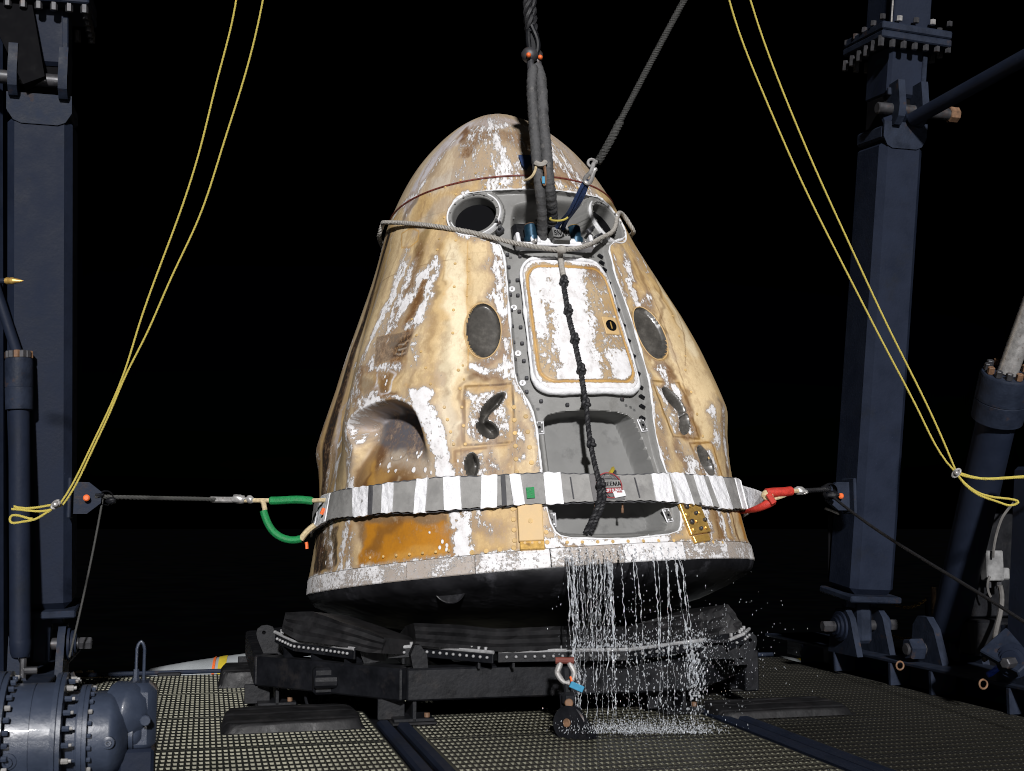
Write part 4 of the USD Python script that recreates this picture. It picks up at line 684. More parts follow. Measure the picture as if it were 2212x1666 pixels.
# hydraulic rams
def ram(b, h, rod, name_label, r=.165, group='hydraulic rams of the gantry'):
    b, h, rod = map(np.asarray, (b, h, rod)); g = thing('hydraulic_ram', name_label, 'hydraulic ram', b, group); ax = unit(h - b)
    part(g, 'barrel', turned(b, ax, [(0, .02), (.004, r * .8), (.04, r * .96), (.09, r * 1.0), (.1, r * 1.03), (.13, r * 1.03), (.14, r), (np.linalg.norm(h - b) - .4, r)], 32), L['navy'], 35)
    hd = part(g, 'gland_head', turned(h - ax * .42, ax, [(0, r * .95), (.01, r * 1.3), (.18, r * 1.33), (.185, r * 1.29), (.19, r * 1.33), (.4, r * 1.33), (.42, r * 1.25), (.421, r * .4)], 36), L['navy_edge'], 35)
    e1 = unit(np.cross(ax, [1, .2, .1])); e2 = np.cross(ax, e1)
    for k in range(12): a = k / 12 * 6.283; q = h + r * 1.0 * (math.cos(a) * e1 + math.sin(a) * e2); part(hd, 'gland_bolt', cyl(q, q + ax * .06, .028, 6, .005), L['darksteel'] if k % 3 else L['rust'])
    part(g, 'piston_rod', cyl(h, rod, r * .52, 24), L['steel'] if r > .12 else L['navy'])
    return g
ramR = ram(at(2046, 1372, 10.9), at(2176, 806, 9.6), at(2330, 380, 8.9), 'right hydraulic ram leaning outward with a bare steel rod', .155)
c = at(2046, 1400, 10.9)
part(ramR, 'ram_tongue', cat([beam(c - Z * .18, c + Z * .2, .16, .2, .04)]), L['navy_edge'])
for s in (-1, 1): part(ramR, 'ram_lug', prism([(-.36, -.33), (.26, -.33), (.16, .22), (.08, .3), (-.06, .3), (-.16, .2)], .07, mat4(U, Z, V, c + V * s * .2 - Z * .02)), L['navy_edge'])
pp = part(ramR, 'ram_pin', cyl(c - V * .42, c + V * .35, .055, 14, .01), L['darksteel']); part(pp, 'pin_nut', cyl(c - V * .4, c - V * .26, .1, 6, .012), L['navy_edge'])
ramL = ram(at(44, 1420, 9.62), at(41, 775, 9.58), at(-30, 560, 9.5), 'left hydraulic ram half hidden behind the post at the picture edge', .08)
# posts at the picture's edges
pL = thing('side_post', 'navy post cut by the left edge of the picture', 'post', at(-20, 1400, 9.75)); part(pL, 'column', beam(at(-22, 1478, 9.75), at(-22, -40, 9.75), .24, .3, .03), L['navy'], 25); part(pL, 'base_flange', beam(at(-22, 1500, 9.75), at(-22, 1478, 9.75), .34, .4, .01), L['navy_edge'])
part(pL, 'gusset', prism([(0, 0), (.16, 0), (0, .38)], .03, mat4(V, Z, np.cross(V, Z), at(14, 1480, 9.6))), L['navy_edge'])
pR = thing('side_post', 'navy post cut by the right edge of the picture', 'post', at(2215, 1600, 9.4)); part(pR, 'column', beam(at(2222, 1440, 9.4), at(2240, 1010, 9.4), .22, .3, .03), L['navy'], 25); part(pR, 'foot_lug', prism([(-.3, -.2), (.3, -.2), (.2, .3), (-.2, .3)], .1, mat4(U, Z, V, at(2214, 1440, 9.4))), L['navy_edge'])
q = at(2190, 1428, 9.3); part(pR, 'pin_washer', turned(q, -unit(q - EYE) + V * -.6, [(0, .13), (.02, .13), (.024, .1), (.05, .1), (.054, .08), (.07, .075), (.072, .001)], 28), L['navy']); part(pR, 'pin_head', cyl(q - V * .05 - U * .06, q - V * .17 - U * .12, .042, 6, .008), L['darksteel'])
part(pR, 'sloping_plate', beam(at(2145, 1385, 9.5), at(2230, 1432, 9.2), .06, .3, .01, U), L['navy_edge'])
# brass-tipped hose nozzle poking in at the left
q0, q1 = at(-30, 607, 7.9), at(52, 607, 7.9); nz_ = thing('hose_nozzle', 'brass tapered nozzle tip poking in from the left edge', 'nozzle', q0)
d = q1 - q0; part(nz_, 'nozzle_tip', turned(q0, d, [(0, .018), (.13, .018), (.135, .023), (.15, .024), (.155, .02), (.165, .024), (.18, .024), (.185, .02), (.225, .012), (.25, .001)], 18), L['brass'], 30); part(nz_, 'nozzle_pipe', cyl(q0 - d * .5, q0 + d * .5, .02, 12), L['navy'])
# junction box, hoses, chains, stanchion on the right
jb = thing('junction_box', 'pale grey electrical box with cables beside the right ram', 'junction box', at(2143, 1222, 10.6)); q = at(2143, 1222, 10.6)
part(jb, 'case', cat([obox(q, .17, .1, .26, .01), obox(q + V * .1 - Z * .07, .1, .08, .1, .01)]), L['box']); part(jb, 'gland', cat([cyl(q + V * .06 - Z * .14, q + V * .06 - Z * .2, .025, 8), cyl(q - V * .04 - Z * .13, q - V * .04 - Z * .19, .02, 8)]), L['darksteel'])
part(jb, 'backing_frame', cat([obox(q + U * .14 + V * .08, .5, .03, .9, .01), obox(q + U * .1 + V * .05 - Z * .62, .55, .2, .3, .02)]), L['blacksteel'])
for pts in ([(2160, 1130), (2150, 1165), (2145, 1205)], [(2212, 1040), (2195, 1080), (2170, 1110), (2160, 1130)], [(2138, 1245), (2133, 1270), (2140, 1290)]): part(jb, 'thin_cable', tube(smooth_path([at(x, y, 10.5) for x, y in pts], 14), .012, 6), L['cable'])
solo('grey_hose', tube(smooth_path([at(2160, 1265, 10.5), at(2163, 1310, 10.5), at(2152, 1360, 10.4), at(2145, 1400, 10.2), at(2125, 1425, 10.0)], 24), .022, 8), L['cable'], 'grey hose curving down from the pale junction box', 'hose')
solo('blue_hose', tube(smooth_path([at(2188, 1385, 9.7), at(2172, 1420, 9.6), at(2150, 1448, 9.6), at(2133, 1458, 9.6)], 20), .024, 8), L['blueplastic'], 'bright blue hose on the deck rail at right', 'hose')
def chain(p0, p1, sag, lab):
    g = thing('safety_chain', lab, 'chain', p0, 'chains between the stanchions'); n = 22; ps = []
    for k in range(n):
        t = (k + .5) / n; c = p0 + (p1 - p0) * t - Z * sag * 4 * t * (1 - t); d = unit((p1 - p0) - Z * sag * 4 * (1 - 2 * t)); e = unit(np.cross(d, U if k % 2 else Z)); ln = np.linalg.norm(p1 - p0) / n * .72
        ps = [c + d * ln * math.cos(a) + e * .012 * math.sin(a) for a in np.linspace(0, 2 * math.pi, 11)]; part(g, 'chain_link', tube(ps, .0045, 4, False), L['brass'])
chain(at(1912, 1293, 12.0), at(2004, 1292, 12.3), .09, 'upper sagging brass-coloured chain right of the gantry foot'); chain(at(1916, 1368, 12.0), at(2006, 1366, 12.1), .06, 'lower sagging brass-coloured chain right of the gantry foot')
st_ = thing('stanchion', 'thin weathered stanchion behind the right ram', 'stanchion', at(2016, 1360, 12.3)); part(st_, 'post', cyl(at(2017, 1362, 12.3), at(2016, 1268, 12.3), .028, 10), L['wood']); part(st_, 'pipe', cyl(at(2006, 1365, 12.3), at(2004, 1290, 12.3), .03, 8), L['navy'])
for s, (x, y, Y, lab) in enumerate(((178, 1462, 12.0, 'cream rope knot on the left end of the stern bar'), (1770, 1417, 13.4, 'cream rope knot on the right end of the stern bar'))):
    q = at(x, y, Y); solo('rope_knot', cat([blob(q + V * dx, (.06, .05, .06), k + s, .3) for k, dx in enumerate((-.04, .07))] + [tube(smooth_path([q + V * .1 - Z * .02, q + V * .18 - Z * .03, q + V * .26 - Z * .035], 8), .03, 7)] * (s == 0)), L['cream_rope'], lab, 'rope', True)

# ================================================================ winch motor, lower left
o = at(0, 1594, 5.0); k_ = .000333; AX = V
mt = thing('winch_motor', 'glossy blue-grey winch motor with bolted flanges, lower left', 'winch motor', o); X = lambda p: p * k_
def ringbolts(parent, x, r, n, h, br): 
    for k in range(n):
        a = k / n * 6.283 + .13; q = o + AX * X(x) + r * (math.cos(a) * Z + math.sin(a) * U); part(parent, 'flange_bolt', cyl(q, q + AX * h, br, 6, .002), L['motor'] if k % 5 else L['steel'])
b1 = part(mt, 'drum_housing', turned(o, AX, [(X(-700), .255), (X(-60), .255), (X(-50), .262), (X(40), .262), (X(44), .255), (X(60), .255), (X(64), .262), (X(110), .262), (X(112), .2)], 96), L['motor'], 35); ringbolts(b1, 112, .235, 30, .024, .0115)
b2 = part(mt, 'motor_barrel', turned(o, AX, [(X(110), .212), (X(395), .212), (X(398), .207), (X(404), .207), (X(407), .212), (X(640), .212), (X(645), .205)], 96), L['motor'], 35); q = o + AX * X(180) - unit(U + .28 * Z) * .205; part(b2, 'lifting_lug', turned(q, -unit(U + .28 * Z), [(0, .034), (.012, .034), (.014, .02), (.022, .02), (.022, .012), (.012, .011), (.012, .001)], 24), L['motor'], 35)
b3 = part(mt, 'main_flange', turned(o, AX, [(X(640), .23), (X(645), .25), (X(700), .252), (X(705), .247), (X(712), .252), (X(760), .252), (X(765), .245), (X(766), .15)], 96), L['motor'], 35); ringbolts(b3, 766, .222, 22, .03, .0115)
for k in range(22): a = k / 22 * 6.283 + .13; q = o + AX * X(768) + .222 * (math.cos(a) * Z + math.sin(a) * U); part(b3, 'bolt_shank', cyl(q, q + AX * .04, .007, 8), L['steel'])
part(mt, 'spigot', turned(o, AX, [(X(765), .172), (X(900), .172), (X(905), .178), (X(930), .18)], 80), L['motor'], 35)
b4 = part(mt, 'cover_flange', turned(o, AX, [(X(925), .19), (X(930), .198), (X(985), .2), (X(988), .195), (X(994), .195), (X(997), .2), (X(1040), .2), (X(1045), .194), (X(1046), .14)], 96), L['motor'], 35); ringbolts(b4, 1046, .185, 24, .016, .0095)
b5 = part(mt, 'end_barrel', turned(o, AX, [(X(1045), .172), (X(1280), .172), (X(1330), .166), (X(1390), .15), (X(1440), .125), (X(1470), .1), (X(1490), .085)], 96), L['motor'], 40); q = o + AX * X(1290) - unit(U + .05 * Z) * .166; part(b5, 'drain_boss', turned(q, -unit(U), [(0, .026), (.012, .024), (.014, .014), (.022, .013), (.022, .007), (.01, .006), (.01, .0005)], 20), L['motor'], 35)
b6 = part(mt, 'gear_housing', cat([obox(o + AX * X(1600) + U * .06 + Z * .06, X(440), .2, .28, .035), turned(o + AX * X(1480) + U * .02 + Z * .085, AX - .5 * U, [(-.05, .12), (.03, .12), (.04, .112), (.06, .1), (.09, .06), (.1, .001)], 48)]), L['motor'], 40)
b7 = part(mt, 'hub_cap', turned(o + AX * X(1490), AX, [(0, .07), (X(60), .072), (X(70), .06), (X(110), .058), (X(160), .045), (X(190), .02), (X(195), .001)], 48), L['motor'], 40); part(mt, 'plug_boss', cyl(o + AX * X(1680) - U * .04 + Z * .06, o + AX * X(1700) - U * .1 + Z * .06, .022, 10, .003), L['motor'])
part(mt, 'pedestal', cat([obox(o + AX * X(1600) + U * .06 - Z * .26, X(420), .24, .4, .012), obox(o + AX * .1 - Z * .4, .9, .3, .3, .012)]), L['navy'])
def smooth_lin2(p, n):
    p = np.array(p); s = np.r_[0, np.cumsum(np.linalg.norm(np.diff(p, axis=0), axis=1))]; q = np.linspace(0, s[-1], n); return np.stack([np.interp(q, s, p[:, k]) for k in range(3)], -1)
h0, h1, hz = o + AX * X(1545) + U * .1, o + AX * X(1640) + U * .1, .2
part(mt, 'vent_pipe', cat([tube(smooth_lin2([h0 + Z * .2, h0 + Z * .33, h0 + Z * .35 + AX * .006, (h0 + h1) / 2 + Z * .362, h1 + Z * .35 - AX * .006, h1 + Z * .33, h1 + Z * .17], 40), .0065, 10), cyl(h0 + Z * .19, h0 + Z * .245, .012, 6), cyl(h0 + Z * .185, h0 + Z * .21, .016, 6)]), L['motor'])
for cy in (cyl(o + AX * X(200) + U * .12 + Z * .25, o + AX * X(350) + U * .12 + Z * .25, .016, 10), cyl(o + AX * X(180) + U * .12 + Z * .22, o + AX * X(180) + U * .12 + Z * .3, .014, 8), cyl(o + AX * X(750) + U * .05 + Z * .24, o + AX * X(790) + U * .05 + Z * .21, .02, 8)): part(mt, 'valve_fitting', cy, L['darksteel'])

# ================================================================ cradle under the capsule
CO = W(2.55, 10.95); HS, HF = 2.05, 1.09
octo = [(-HF, -HS), (HF, -HS), (HS, -HF + .1), (HS, HF), (HF, HS), (-HF, HS), (-HS, HF), (-HS, -HF + .1)]
def K(x, y, z=0.0): return CO + V * x + U * y + Z * z
cr = thing('cradle', 'black octagonal steel landing cradle with rubber pads under the capsule', 'cradle', CO)
for (x0, y0), (x1, y1) in zip(octo, octo[1:] + octo[:1]):
    p0, p1 = K(x0, y0, .29), K(x1, y1, .29); d = unit(p1 - p0); part(cr, 'frame_beam', beam(p0 - d * .02, p1 + d * .02, .2, .23, .012, np.cross(d, Z)), L['blacksteel'])
for x, y in octo:
    c = K(x * .96, y * .96); ft = part(cr, 'foot', cat([obox(c + Z * .1, .03, .3, .15, .004), obox(c + Z * .1 - V * .15, .2, .03, .15, .004), obox(c + Z * .035, .3, .3, .025, .004)]), L['blacksteel']); part(ft, 'foot_pad', obox(c + Z * .011, .33, .33, .02, .006), L['rubber'])
    part(ft, 'foot_bolt', hexbolt(c + V * .1 - U * .1 + Z * .048, Z, .02, .03), L['rust'])
for s in (-1, 1): part(cr, 'cross_beam', beam(K(s * .7, -HS, .27), K(s * .7, HS, .27), .16, .2, .012), L['blacksteel'])
def tray(edge, inward, nb, lip=True):                           # outer edge of a pad tray, world points left to right
    e = np.array(edge); inn = e + inward; lo = np.vstack([e, inn]); n = len(e)
    th_ = np.array([0, 0, .022]); vv = np.vstack([e, inn, e - th_, inn - th_]); ff = []
    for k in range(n - 1): ff += [(k, k + 1, n + k + 1), (k, n + k + 1, n + k), (2 * n + k + 1, 2 * n + k, 3 * n + k), (2 * n + k + 1, 3 * n + k, 3 * n + k + 1), (k + 1, k, 2 * n + k), (k + 1, 2 * n + k, 2 * n + k + 1), (n + k, n + k + 1, 3 * n + k + 1), (n + k, 3 * n + k + 1, 3 * n + k)]
    ff += [(0, n, 3 * n), (0, 3 * n, 2 * n), (2 * n - 1, n - 1, 3 * n - 1), (2 * n - 1, 3 * n - 1, 4 * n - 1)]
    t = part(cr, 'pad_tray', (vv, np.array(ff)), L['blacksteel'], False); s = np.r_[0, np.cumsum(np.linalg.norm(np.diff(e, axis=0), axis=1))]
    part(t, 'tray_lip', tube(np.array(e) + [0, 0, -.006], .014, 8), L['edge'])
    iu = unit(inward * [1, 1, 0])
    for q in np.linspace(.06, s[-1] - .06, nb): c = np.array([np.interp(q, s, e[:, k]) for k in range(3)]); part(t, 'tray_bolt', cyl(c + iu * .03, c + iu * .03 + Z * .026, .013, 6), L['edge']); part(t, 'lip_bolt', blob(c - iu * .012 - Z * .045, (.012, .012, .012), 1, 0, 1), L['edge'])
    part(t, 'tray_skirt', cat([beam(e[k] - Z * .05 + iu * .01, e[k + 1] - Z * .05 + iu * .01, .02, .07, .003, iu) for k in range(n - 1)]), L['blacksteel'])
    for q in np.linspace(.12, s[-1] - .12, max(2, nb // 5)): c = np.array([np.interp(q, s, e[:, k]) for k in range(3)]); part(t, 'tray_gusset', prism([(0, 0), (.3, 0), (.3, c[2] - .43), (.06, c[2] - .43), (0, c[2] - .43 + .0)] if c[2] > .5 else [(0, 0), (.2, 0), (.2, .08), (0, .08)], .018, mat4(iu, Z, np.cross(iu, Z), np.array([c[0], c[1], .4]) + iu * .02)), L['blacksteel'])
def pad(bot, top, inward, seed):                                # laminated rubber block on a tray
    n = 26; B, T_ = smooth_lin(bot, n), smooth_lin(top, n); m = 7; rows = []
    for k in range(m): t = k / (m - 1); r = B * (1 - t) + T_ * t; r = r + unit(inward * [1, 1, 0]) * (.02 * (k % 2) + .02 * meshkit.noise(np.stack([np.arange(n) * .7, np.full(n, k * 1.3), np.full(n, seed)], -1))[:, None]); rows.append(r)
    rows += [T_ + inward * .5 - Z * .02, T_ + inward - Z * .1, B + inward - Z * .02]; G_ = np.array(rows); R_ = len(rows); vv = G_.reshape(-1, 3); ff = []
    for a in range(R_):
        for b in range(n - 1): p, q = a * n + b, ((a + 1) % R_) * n + b; ff += [(p, p + 1, q + 1), (p, q + 1, q)]
    for b in (0, n - 1): ff += [(b, a * n + b, (a + 1) * n + b)[:: (1 if b == 0 else -1)] for a in range(1, R_ - 1)]
    part(cr, 'rubber_pad', (vv, np.array(ff)), L['rubber'], 25)
def smooth_lin(p, n):
    p = np.array(p); s = np.r_[0, np.cumsum(np.linalg.norm(np.diff(p, axis=0), axis=1))]; q = np.linspace(0, s[-1], n); return np.stack([np.interp(q, s, p[:, k]) for k in range(3)], -1)
def lift(px, bot): return [at(x, y, b[1] + .03) for (x, y), b in zip(px, bot)]
Lb = [on(594, 1364, .6), on(635, 1383, .555), on(700, 1391, .54), on(765, 1400, .53)]; inL = (V * .75 + U * .45) * .8 - Z * .06
tray(Lb, inL, 19); Lb2 = [on(605, 1364, .62), on(640, 1384, .56), on(732, 1396, .54), on(790, 1410, .5), on(820, 1412, .5)]; pad(Lb2, lift([(616, 1323), (672, 1321), (743, 1347), (785, 1360), (828, 1378)], Lb2), inL, 1)
Fa = [on(838, 1398, .53), on(911, 1394, .54), on(1066, 1408, .53)]; Fb = [on(1076, 1406, .53), on(1241, 1403, .53), on(1358, 1402, .53), on(1440, 1391, .545), on(1520, 1381, .56)]; inF = U * .8 - Z * .07
tray(Fa, inF, 14); tray(Fb, inF, 24)
F1 = [on(900, 1395, .545), on(990, 1402, .535), on(1075, 1408, .53), on(1212, 1404, .53)]; pad(F1, lift([(895, 1346), (990, 1350), (1075, 1359), (1212, 1353)], F1), inF, 2)
F2 = [on(1216, 1404, .53), on(1352, 1402, .53), on(1450, 1391, .545), on(1520, 1381, .56)]; pad(F2, lift([(1215, 1353), (1352, 1354), (1455, 1336), (1520, 1320)], F2), inF, 3)
inR = (-V * .75 + U * .45) * .8 - Z * .06; Rb = [on(1575, 1381, .56), on(1606, 1368, .6), on(1618, 1357, .62)]; tray(Rb, inR * .5, 4)
R1 = [on(1524, 1381, .56), on(1560, 1378, .56), on(1606, 1366, .6)]; pad(R1, lift([(1522, 1322), (1575, 1305), (1604, 1345)], R1), inR, 4)
# corner ears, braces
def ear(c, x, lab=None): part(cr, 'lifting_ear', prism([(-.02, -.02), (.16, -.02), (.06, .17), (.04, .215), (-.005, .23), (-.05, .225), (-.082, .2), (-.09, .165), (-.08, .12)], .035, mat4(x, Z, np.cross(x, Z), c), hole=circ((-.03, .17), .016, 12)), L['blacksteel'])
ear(on(577, 1412, .4), V); ear(on(1612, 1430, .36), -V); part(cr, 'ear_post', obox(on(1613, 1446, .28), .12, .2, .32, .01), L['blacksteel'])
part(cr, 'corner_gusset', prism([(-.05, 0), (.06, 0), (.05, .1), (0, .17), (-.04, .17), (-.07, .1)], .1, mat4(V, Z, np.cross(V, Z), on(905, 1443, .4))), L['blacksteel'])
part(cr, 'tray_bracket', prism([(0, 0), (.16, .02), (.16, .1), (-.05, .13)], .03, mat4(V, Z, np.cross(V, Z), on(786, 1434, .4))), L['blacksteel'])
for x, y in ((685, 1422), (708, 1424), (721, 1425), (686, 1452), (723, 1489), (735, 1490)): q = on(x, y, .4 if y < 1450 else .2); part(cr, 'joint_bolt', blob(q, (.018, .018, .018), 1, 0, 1), L['steel'])
q = on(703, 1468, .27); part(cr, 'joint_block', cat([obox(q - U * .04, .2, .12, .2, .02), cyl(q - V * .1 - U * .12, q + V * .08 - U * .12, .05, 10, .01)]), L['blacksteel'])
q = on(677, 1505, .1); part(cr, 'lashing_ring', tube([q + .06 * math.sin(a) * V + .09 * math.cos(a) * Z for a in np.linspace(0, 6.28, 24)], .012, 7, False), L['blacksteel'])
# rubber deck mats
def mat_slab(name_label, c, sx, sy, h, rot=0.0, seed=0):
    nx, ny = 48, 60; xs, ys = np.linspace(-1, 1, nx), np.linspace(-1, 1, ny); A, B = np.meshgrid(xs, ys, indexing='ij'); r = np.maximum(np.abs(A) ** 8 + np.abs(B) ** 8, 0) ** (1 / 8)
    zz = h * (1 - np.clip((r - .93) / .07, 0, 1) ** 2) * (.72 + .28 * np.clip((B + 1.1) / .9, 0, 1)) - .02 * np.exp(-((((B + 1) * 1.5) % 1 - .5) / .07) ** 2) + .012 * (meshkit.fbm(np.stack([A * 2, B * 2, A * 0 + seed], -1), 2, 1) - .5); zz = np.maximum(zz, .004)
    cs, sn = math.cos(rot), math.sin(rot); X_ = A * sx / 2 * (1 - .06 * (B > 0) * B); Y_ = B * sy / 2; pts = c + (X_ * cs - Y_ * sn)[..., None] * V + (X_ * sn + Y_ * cs)[..., None] * U + zz[..., None] * Z
    vv = pts.reshape(-1, 3); a, b = np.meshgrid(np.arange(nx - 1), np.arange(ny - 1), indexing='ij'); p = (a * ny + b).ravel(); ff = np.vstack([np.stack([p, p + ny, p + ny + 1], -1), np.stack([p, p + ny + 1, p + 1], -1)])
    ring = np.r_[np.arange(nx) * ny, (nx - 1) * ny + np.arange(1, ny), (nx - 1 - np.arange(1, nx)) * ny + ny - 1, ny - 1 - np.arange(1, ny - 1)]; low_ = vv[ring].copy(); low_[:, 2] = .002; n0 = len(vv); vv = np.vstack([vv, low_]); m = len(ring); i0 = np.arange(m); i1 = (i0 + 1) % m
    ff = np.vstack([ff, np.stack([ring[i0], n0 + i0, n0 + i1], -1), np.stack([ring[i0], n0 + i1, ring[i1]], -1)])
    return solo('rubber_mat', (vv, ff), L['rubber'], name_label, 'rubber mat', 40, 'black rubber mats round the cradle')
mat_slab('thick grooved black rubber mat on the pale grating, left of the cradle foot', W(.64, 9.12), 1.0, .7, .085, 0, 1)
mat_slab('black rubber mat lying behind the left end of the cradle', W(.62, 11.35), .95, .5, .17, 0, 2)
mat_slab('flat black rubber mat on the dark grating, right of the falling water', W(4.3, 8.75), 1.1, .55, .07, 0, 3)
# ================================================================ rigging
def strands(P, r, pitch, n=3, seg=None, sides=6):
    P = np.asarray(P); s = np.r_[0, np.cumsum(np.linalg.norm(np.diff(P, axis=0), axis=1))]; m = seg or max(8, int(s[-1] / pitch * 8)); q = np.linspace(0, s[-1], m); P = np.stack([np.interp(q, s, P[:, k]) for k in range(3)], -1); T, N, B = frames(P); out = []
    for k in range(n): a = q / pitch * 2 * math.pi + k * 2 * math.pi / n; out.append(tube(P + r * .52 * (np.cos(a)[:, None] * N + np.sin(a)[:, None] * B), r * .56, sides))
    return cat(out)
def knot(c, d, r, seed):                                        # overhand knot: a tight trefoil about the rope's line
    d = unit(d); a = unit(np.cross(d, [.3, -1, .2])); b = np.cross(d, a); t = np.linspace(0, 2 * math.pi, 40) + seed
    p = np.stack([np.sin(t) + 2 * np.sin(2 * t), np.cos(t) - 2 * np.cos(2 * t), -np.sin(3 * t)], -1) * r * .5
    return tube(c + p[:, :1] * a + p[:, 1:2] * d * 1.05 + p[:, 2:] * b * 1.4, r * .85, 7, False)
def shackle(c, down, side, w, h, r):                             # bow between two ears
    down, side = unit(down), unit(side); a = np.linspace(-.5, math.pi + .5, 26); bow = [c + side * w * math.cos(x) + down * (h * .55 + h * .45 * math.sin(x)) for x in a]
    bow = [c + side * w * .75 * math.copysign(1, 1)] + bow + [c - side * w * .75]; return tube(bow, r, 10)
# main lift
TOPW = at(1143, -60, 10.1)
hl = thing('hoist_line', 'black hoist rope and hook fitting running up out of the top of the picture', 'hoist line', TOPW)
a0 = at(1150, 70, 10.15); part(hl, 'rope', cat([strands([at(1118, -500, 10.0), at(1138, -60, 10.1), at(1141, 30, 10.12), at(1146, 75, 10.15)], .045, .22), strands([at(1128, -500, 10.1), at(1147, -60, 10.2), at(1150, 30, 10.2), at(1154, 90, 10.15)], .04, .25)]), L['blackrope'])
part(hl, 'thimble_plate', cat([beam(at(1148, 60, 10.15), at(1155, 125, 10.12), .09, .05, .02), tube(smooth_path([at(1148, 55, 10.1), at(1159, 80, 10.1), at(1160, 115, 10.1), at(1152, 130, 10.1), at(1144, 112, 10.1), at(1144, 70, 10.1)], 30), .022, 8)]), L['blacksteel'])
sk = part(hl, 'bow_shackle', cat([tube(smooth_path([at(1146, 121, 10.02), at(1146, 140, 10.0), at(1150, 155, 10.0), at(1158, 158, 10.06), at(1163, 148, 10.12), at(1160, 124, 10.14)], 26), .032, 10), blob(at(1144, 119, 10.02), (.075, .06, .07), 3, .08), blob(at(1161, 122, 10.15), (.05, .05, .06), 4, .08)]), L['darksteel'])
for x, y, Y in ((1142, 119, 9.945), (1167, 124, 10.1)): part(sk, 'shackle_pin', blob(at(x, y, Y), (.022, .022, .022), 2, .05), L['orange'])
sl = thing('lift_sling', 'pair of dark grey sleeved sling legs down to the parachute well', 'lifting sling', at(1160, 150, 10.0))
for pts, r, sd in (([(1153, 142, 10.02), (1149, 170, 9.98), (1151, 240, 9.93), (1158, 330, 9.84), (1165, 400, 9.8), (1170, 455, 9.9), (1171, 518, 10.08)], .044, 1), ([(1157, 141, 10.1), (1166, 165, 10.05), (1172, 240, 9.98), (1180, 330, 9.88), (1186, 400, 9.86), (1191, 440, 9.98), (1190, 486, 10.2)], .05, 2)):
    P_ = smooth_path([at(*p) for p in pts], 150); q = np.arange(150); rr = r * (1 + .14 * (meshkit.fbm(np.stack([q * .21, q * 0, q * 0 + sd], -1), 3, sd) - .5) + .05 * np.sin(q * 1.7 + 2 * np.sin(q * .6))); rr[:3] *= [.55, .8, .95]; part(sl, 'sleeved_leg', tube(P_, rr, 14), L['sleeve'], True)
part(sl, 'bundling_cord', tube(smooth_path([at(1172, 350, 9.76), at(1178, 372, 9.75), at(1176, 400, 9.75), at(1170, 385, 9.74)], 20), .012, 6), L['rust']); part(sl, 'wrap_band', tube(smooth_path([at(1157, 352, 9.76), at(1170, 356, 9.74), at(1178, 350, 9.77)], 10), .022, 6), L['greyrope']); part(sl, 'blue_tag', obox(at(1174, 389, 9.73), .025, .008, .06, .002), L['cyan'])
part(sl, 'loose_cord', tube(smooth_path([at(1158, 360, 9.76), at(1150, 380, 9.76), at(1132, 390, 9.82)], 12), .012, 6), L['cream_rope'])
bp = [(1119, 336), (1150, 337), (1153, 365), (1143, 357), (1136, 370), (1126, 358)]; bpts = np.array([P(x, y, .012 + .008 * (k % 2)) for k, (x, y) in enumerate(bp)]); cpt = bpts.mean(0); part(sl, 'black_pouch', (lambda v: (np.vstack([v + (EYE - v) * .002, v + (EYE - v) * .0001]), np.array([(0, 1, 3), (1, 2, 3), (0, 3, 5), (3, 4, 5), (7, 6, 9), (8, 7, 9), (9, 6, 11), (10, 9, 11)])))(bpts), L['bluestrap'], False)
# tag line with hook and blue strop
tl = thing('tag_line', 'dark braided tag line slanting up to the right from the capsule nose', 'rope', at(1290, 355, 9.6)); part(tl, 'rope', strands(smooth_path([at(1720, -420, 8.2), at(1500, -40, 9.0), at(1395, 155, 9.3), at(1330, 280, 9.5), at(1292, 352, 9.6)], 60), .025, .055), L['darkrope']); part(tl, 'rope_eye', strands(smooth_path([at(1340, 262, 9.48), at(1315, 310, 9.5), at(1293, 348, 9.58)], 14), .033, .08), L['darkrope'])
hk = part(tl, 'snap_hook', cat([tube(smooth_path([at(1288, 350, 9.55), at(1281, 358, 9.52), at(1276, 372, 9.52), at(1268, 380, 9.54), at(1263, 392, 9.56), at(1270, 396, 9.56), at(1279, 384, 9.54), at(1288, 366, 9.53)], 40), .018, 8), tube([at(1278, 352, 9.55) + .03 * (math.cos(t) * RT + math.sin(t) * UP) for t in np.linspace(0, 6.28, 16)], .012, 7, False)]), L['steel'])
bs = thing('blue_strop', 'doubled blue webbing strop from the snap hook down into the well', 'strop', at(1260, 400, 9.6))
for dx in (-5, 5): part(bs, 'webbing_leg', tube(smooth_path([at(1268 + dx * .2, 388, 9.57), at(1252 + dx, 425, 9.65), at(1232 + dx * .6, 460, 9.8), at(1216 + dx, 480, 9.98), at(1207 + dx * 1.5, 499, 10.08)], 40), .021, 4), L['bluestrap'], False)
part(bs, 'yellow_cord', tube(smooth_path([at(1190, 471, 9.9), at(1200, 477, 9.8), at(1214, 476, 9.78), at(1226, 470, 9.8)], 16), .009, 6), L['yellow'])
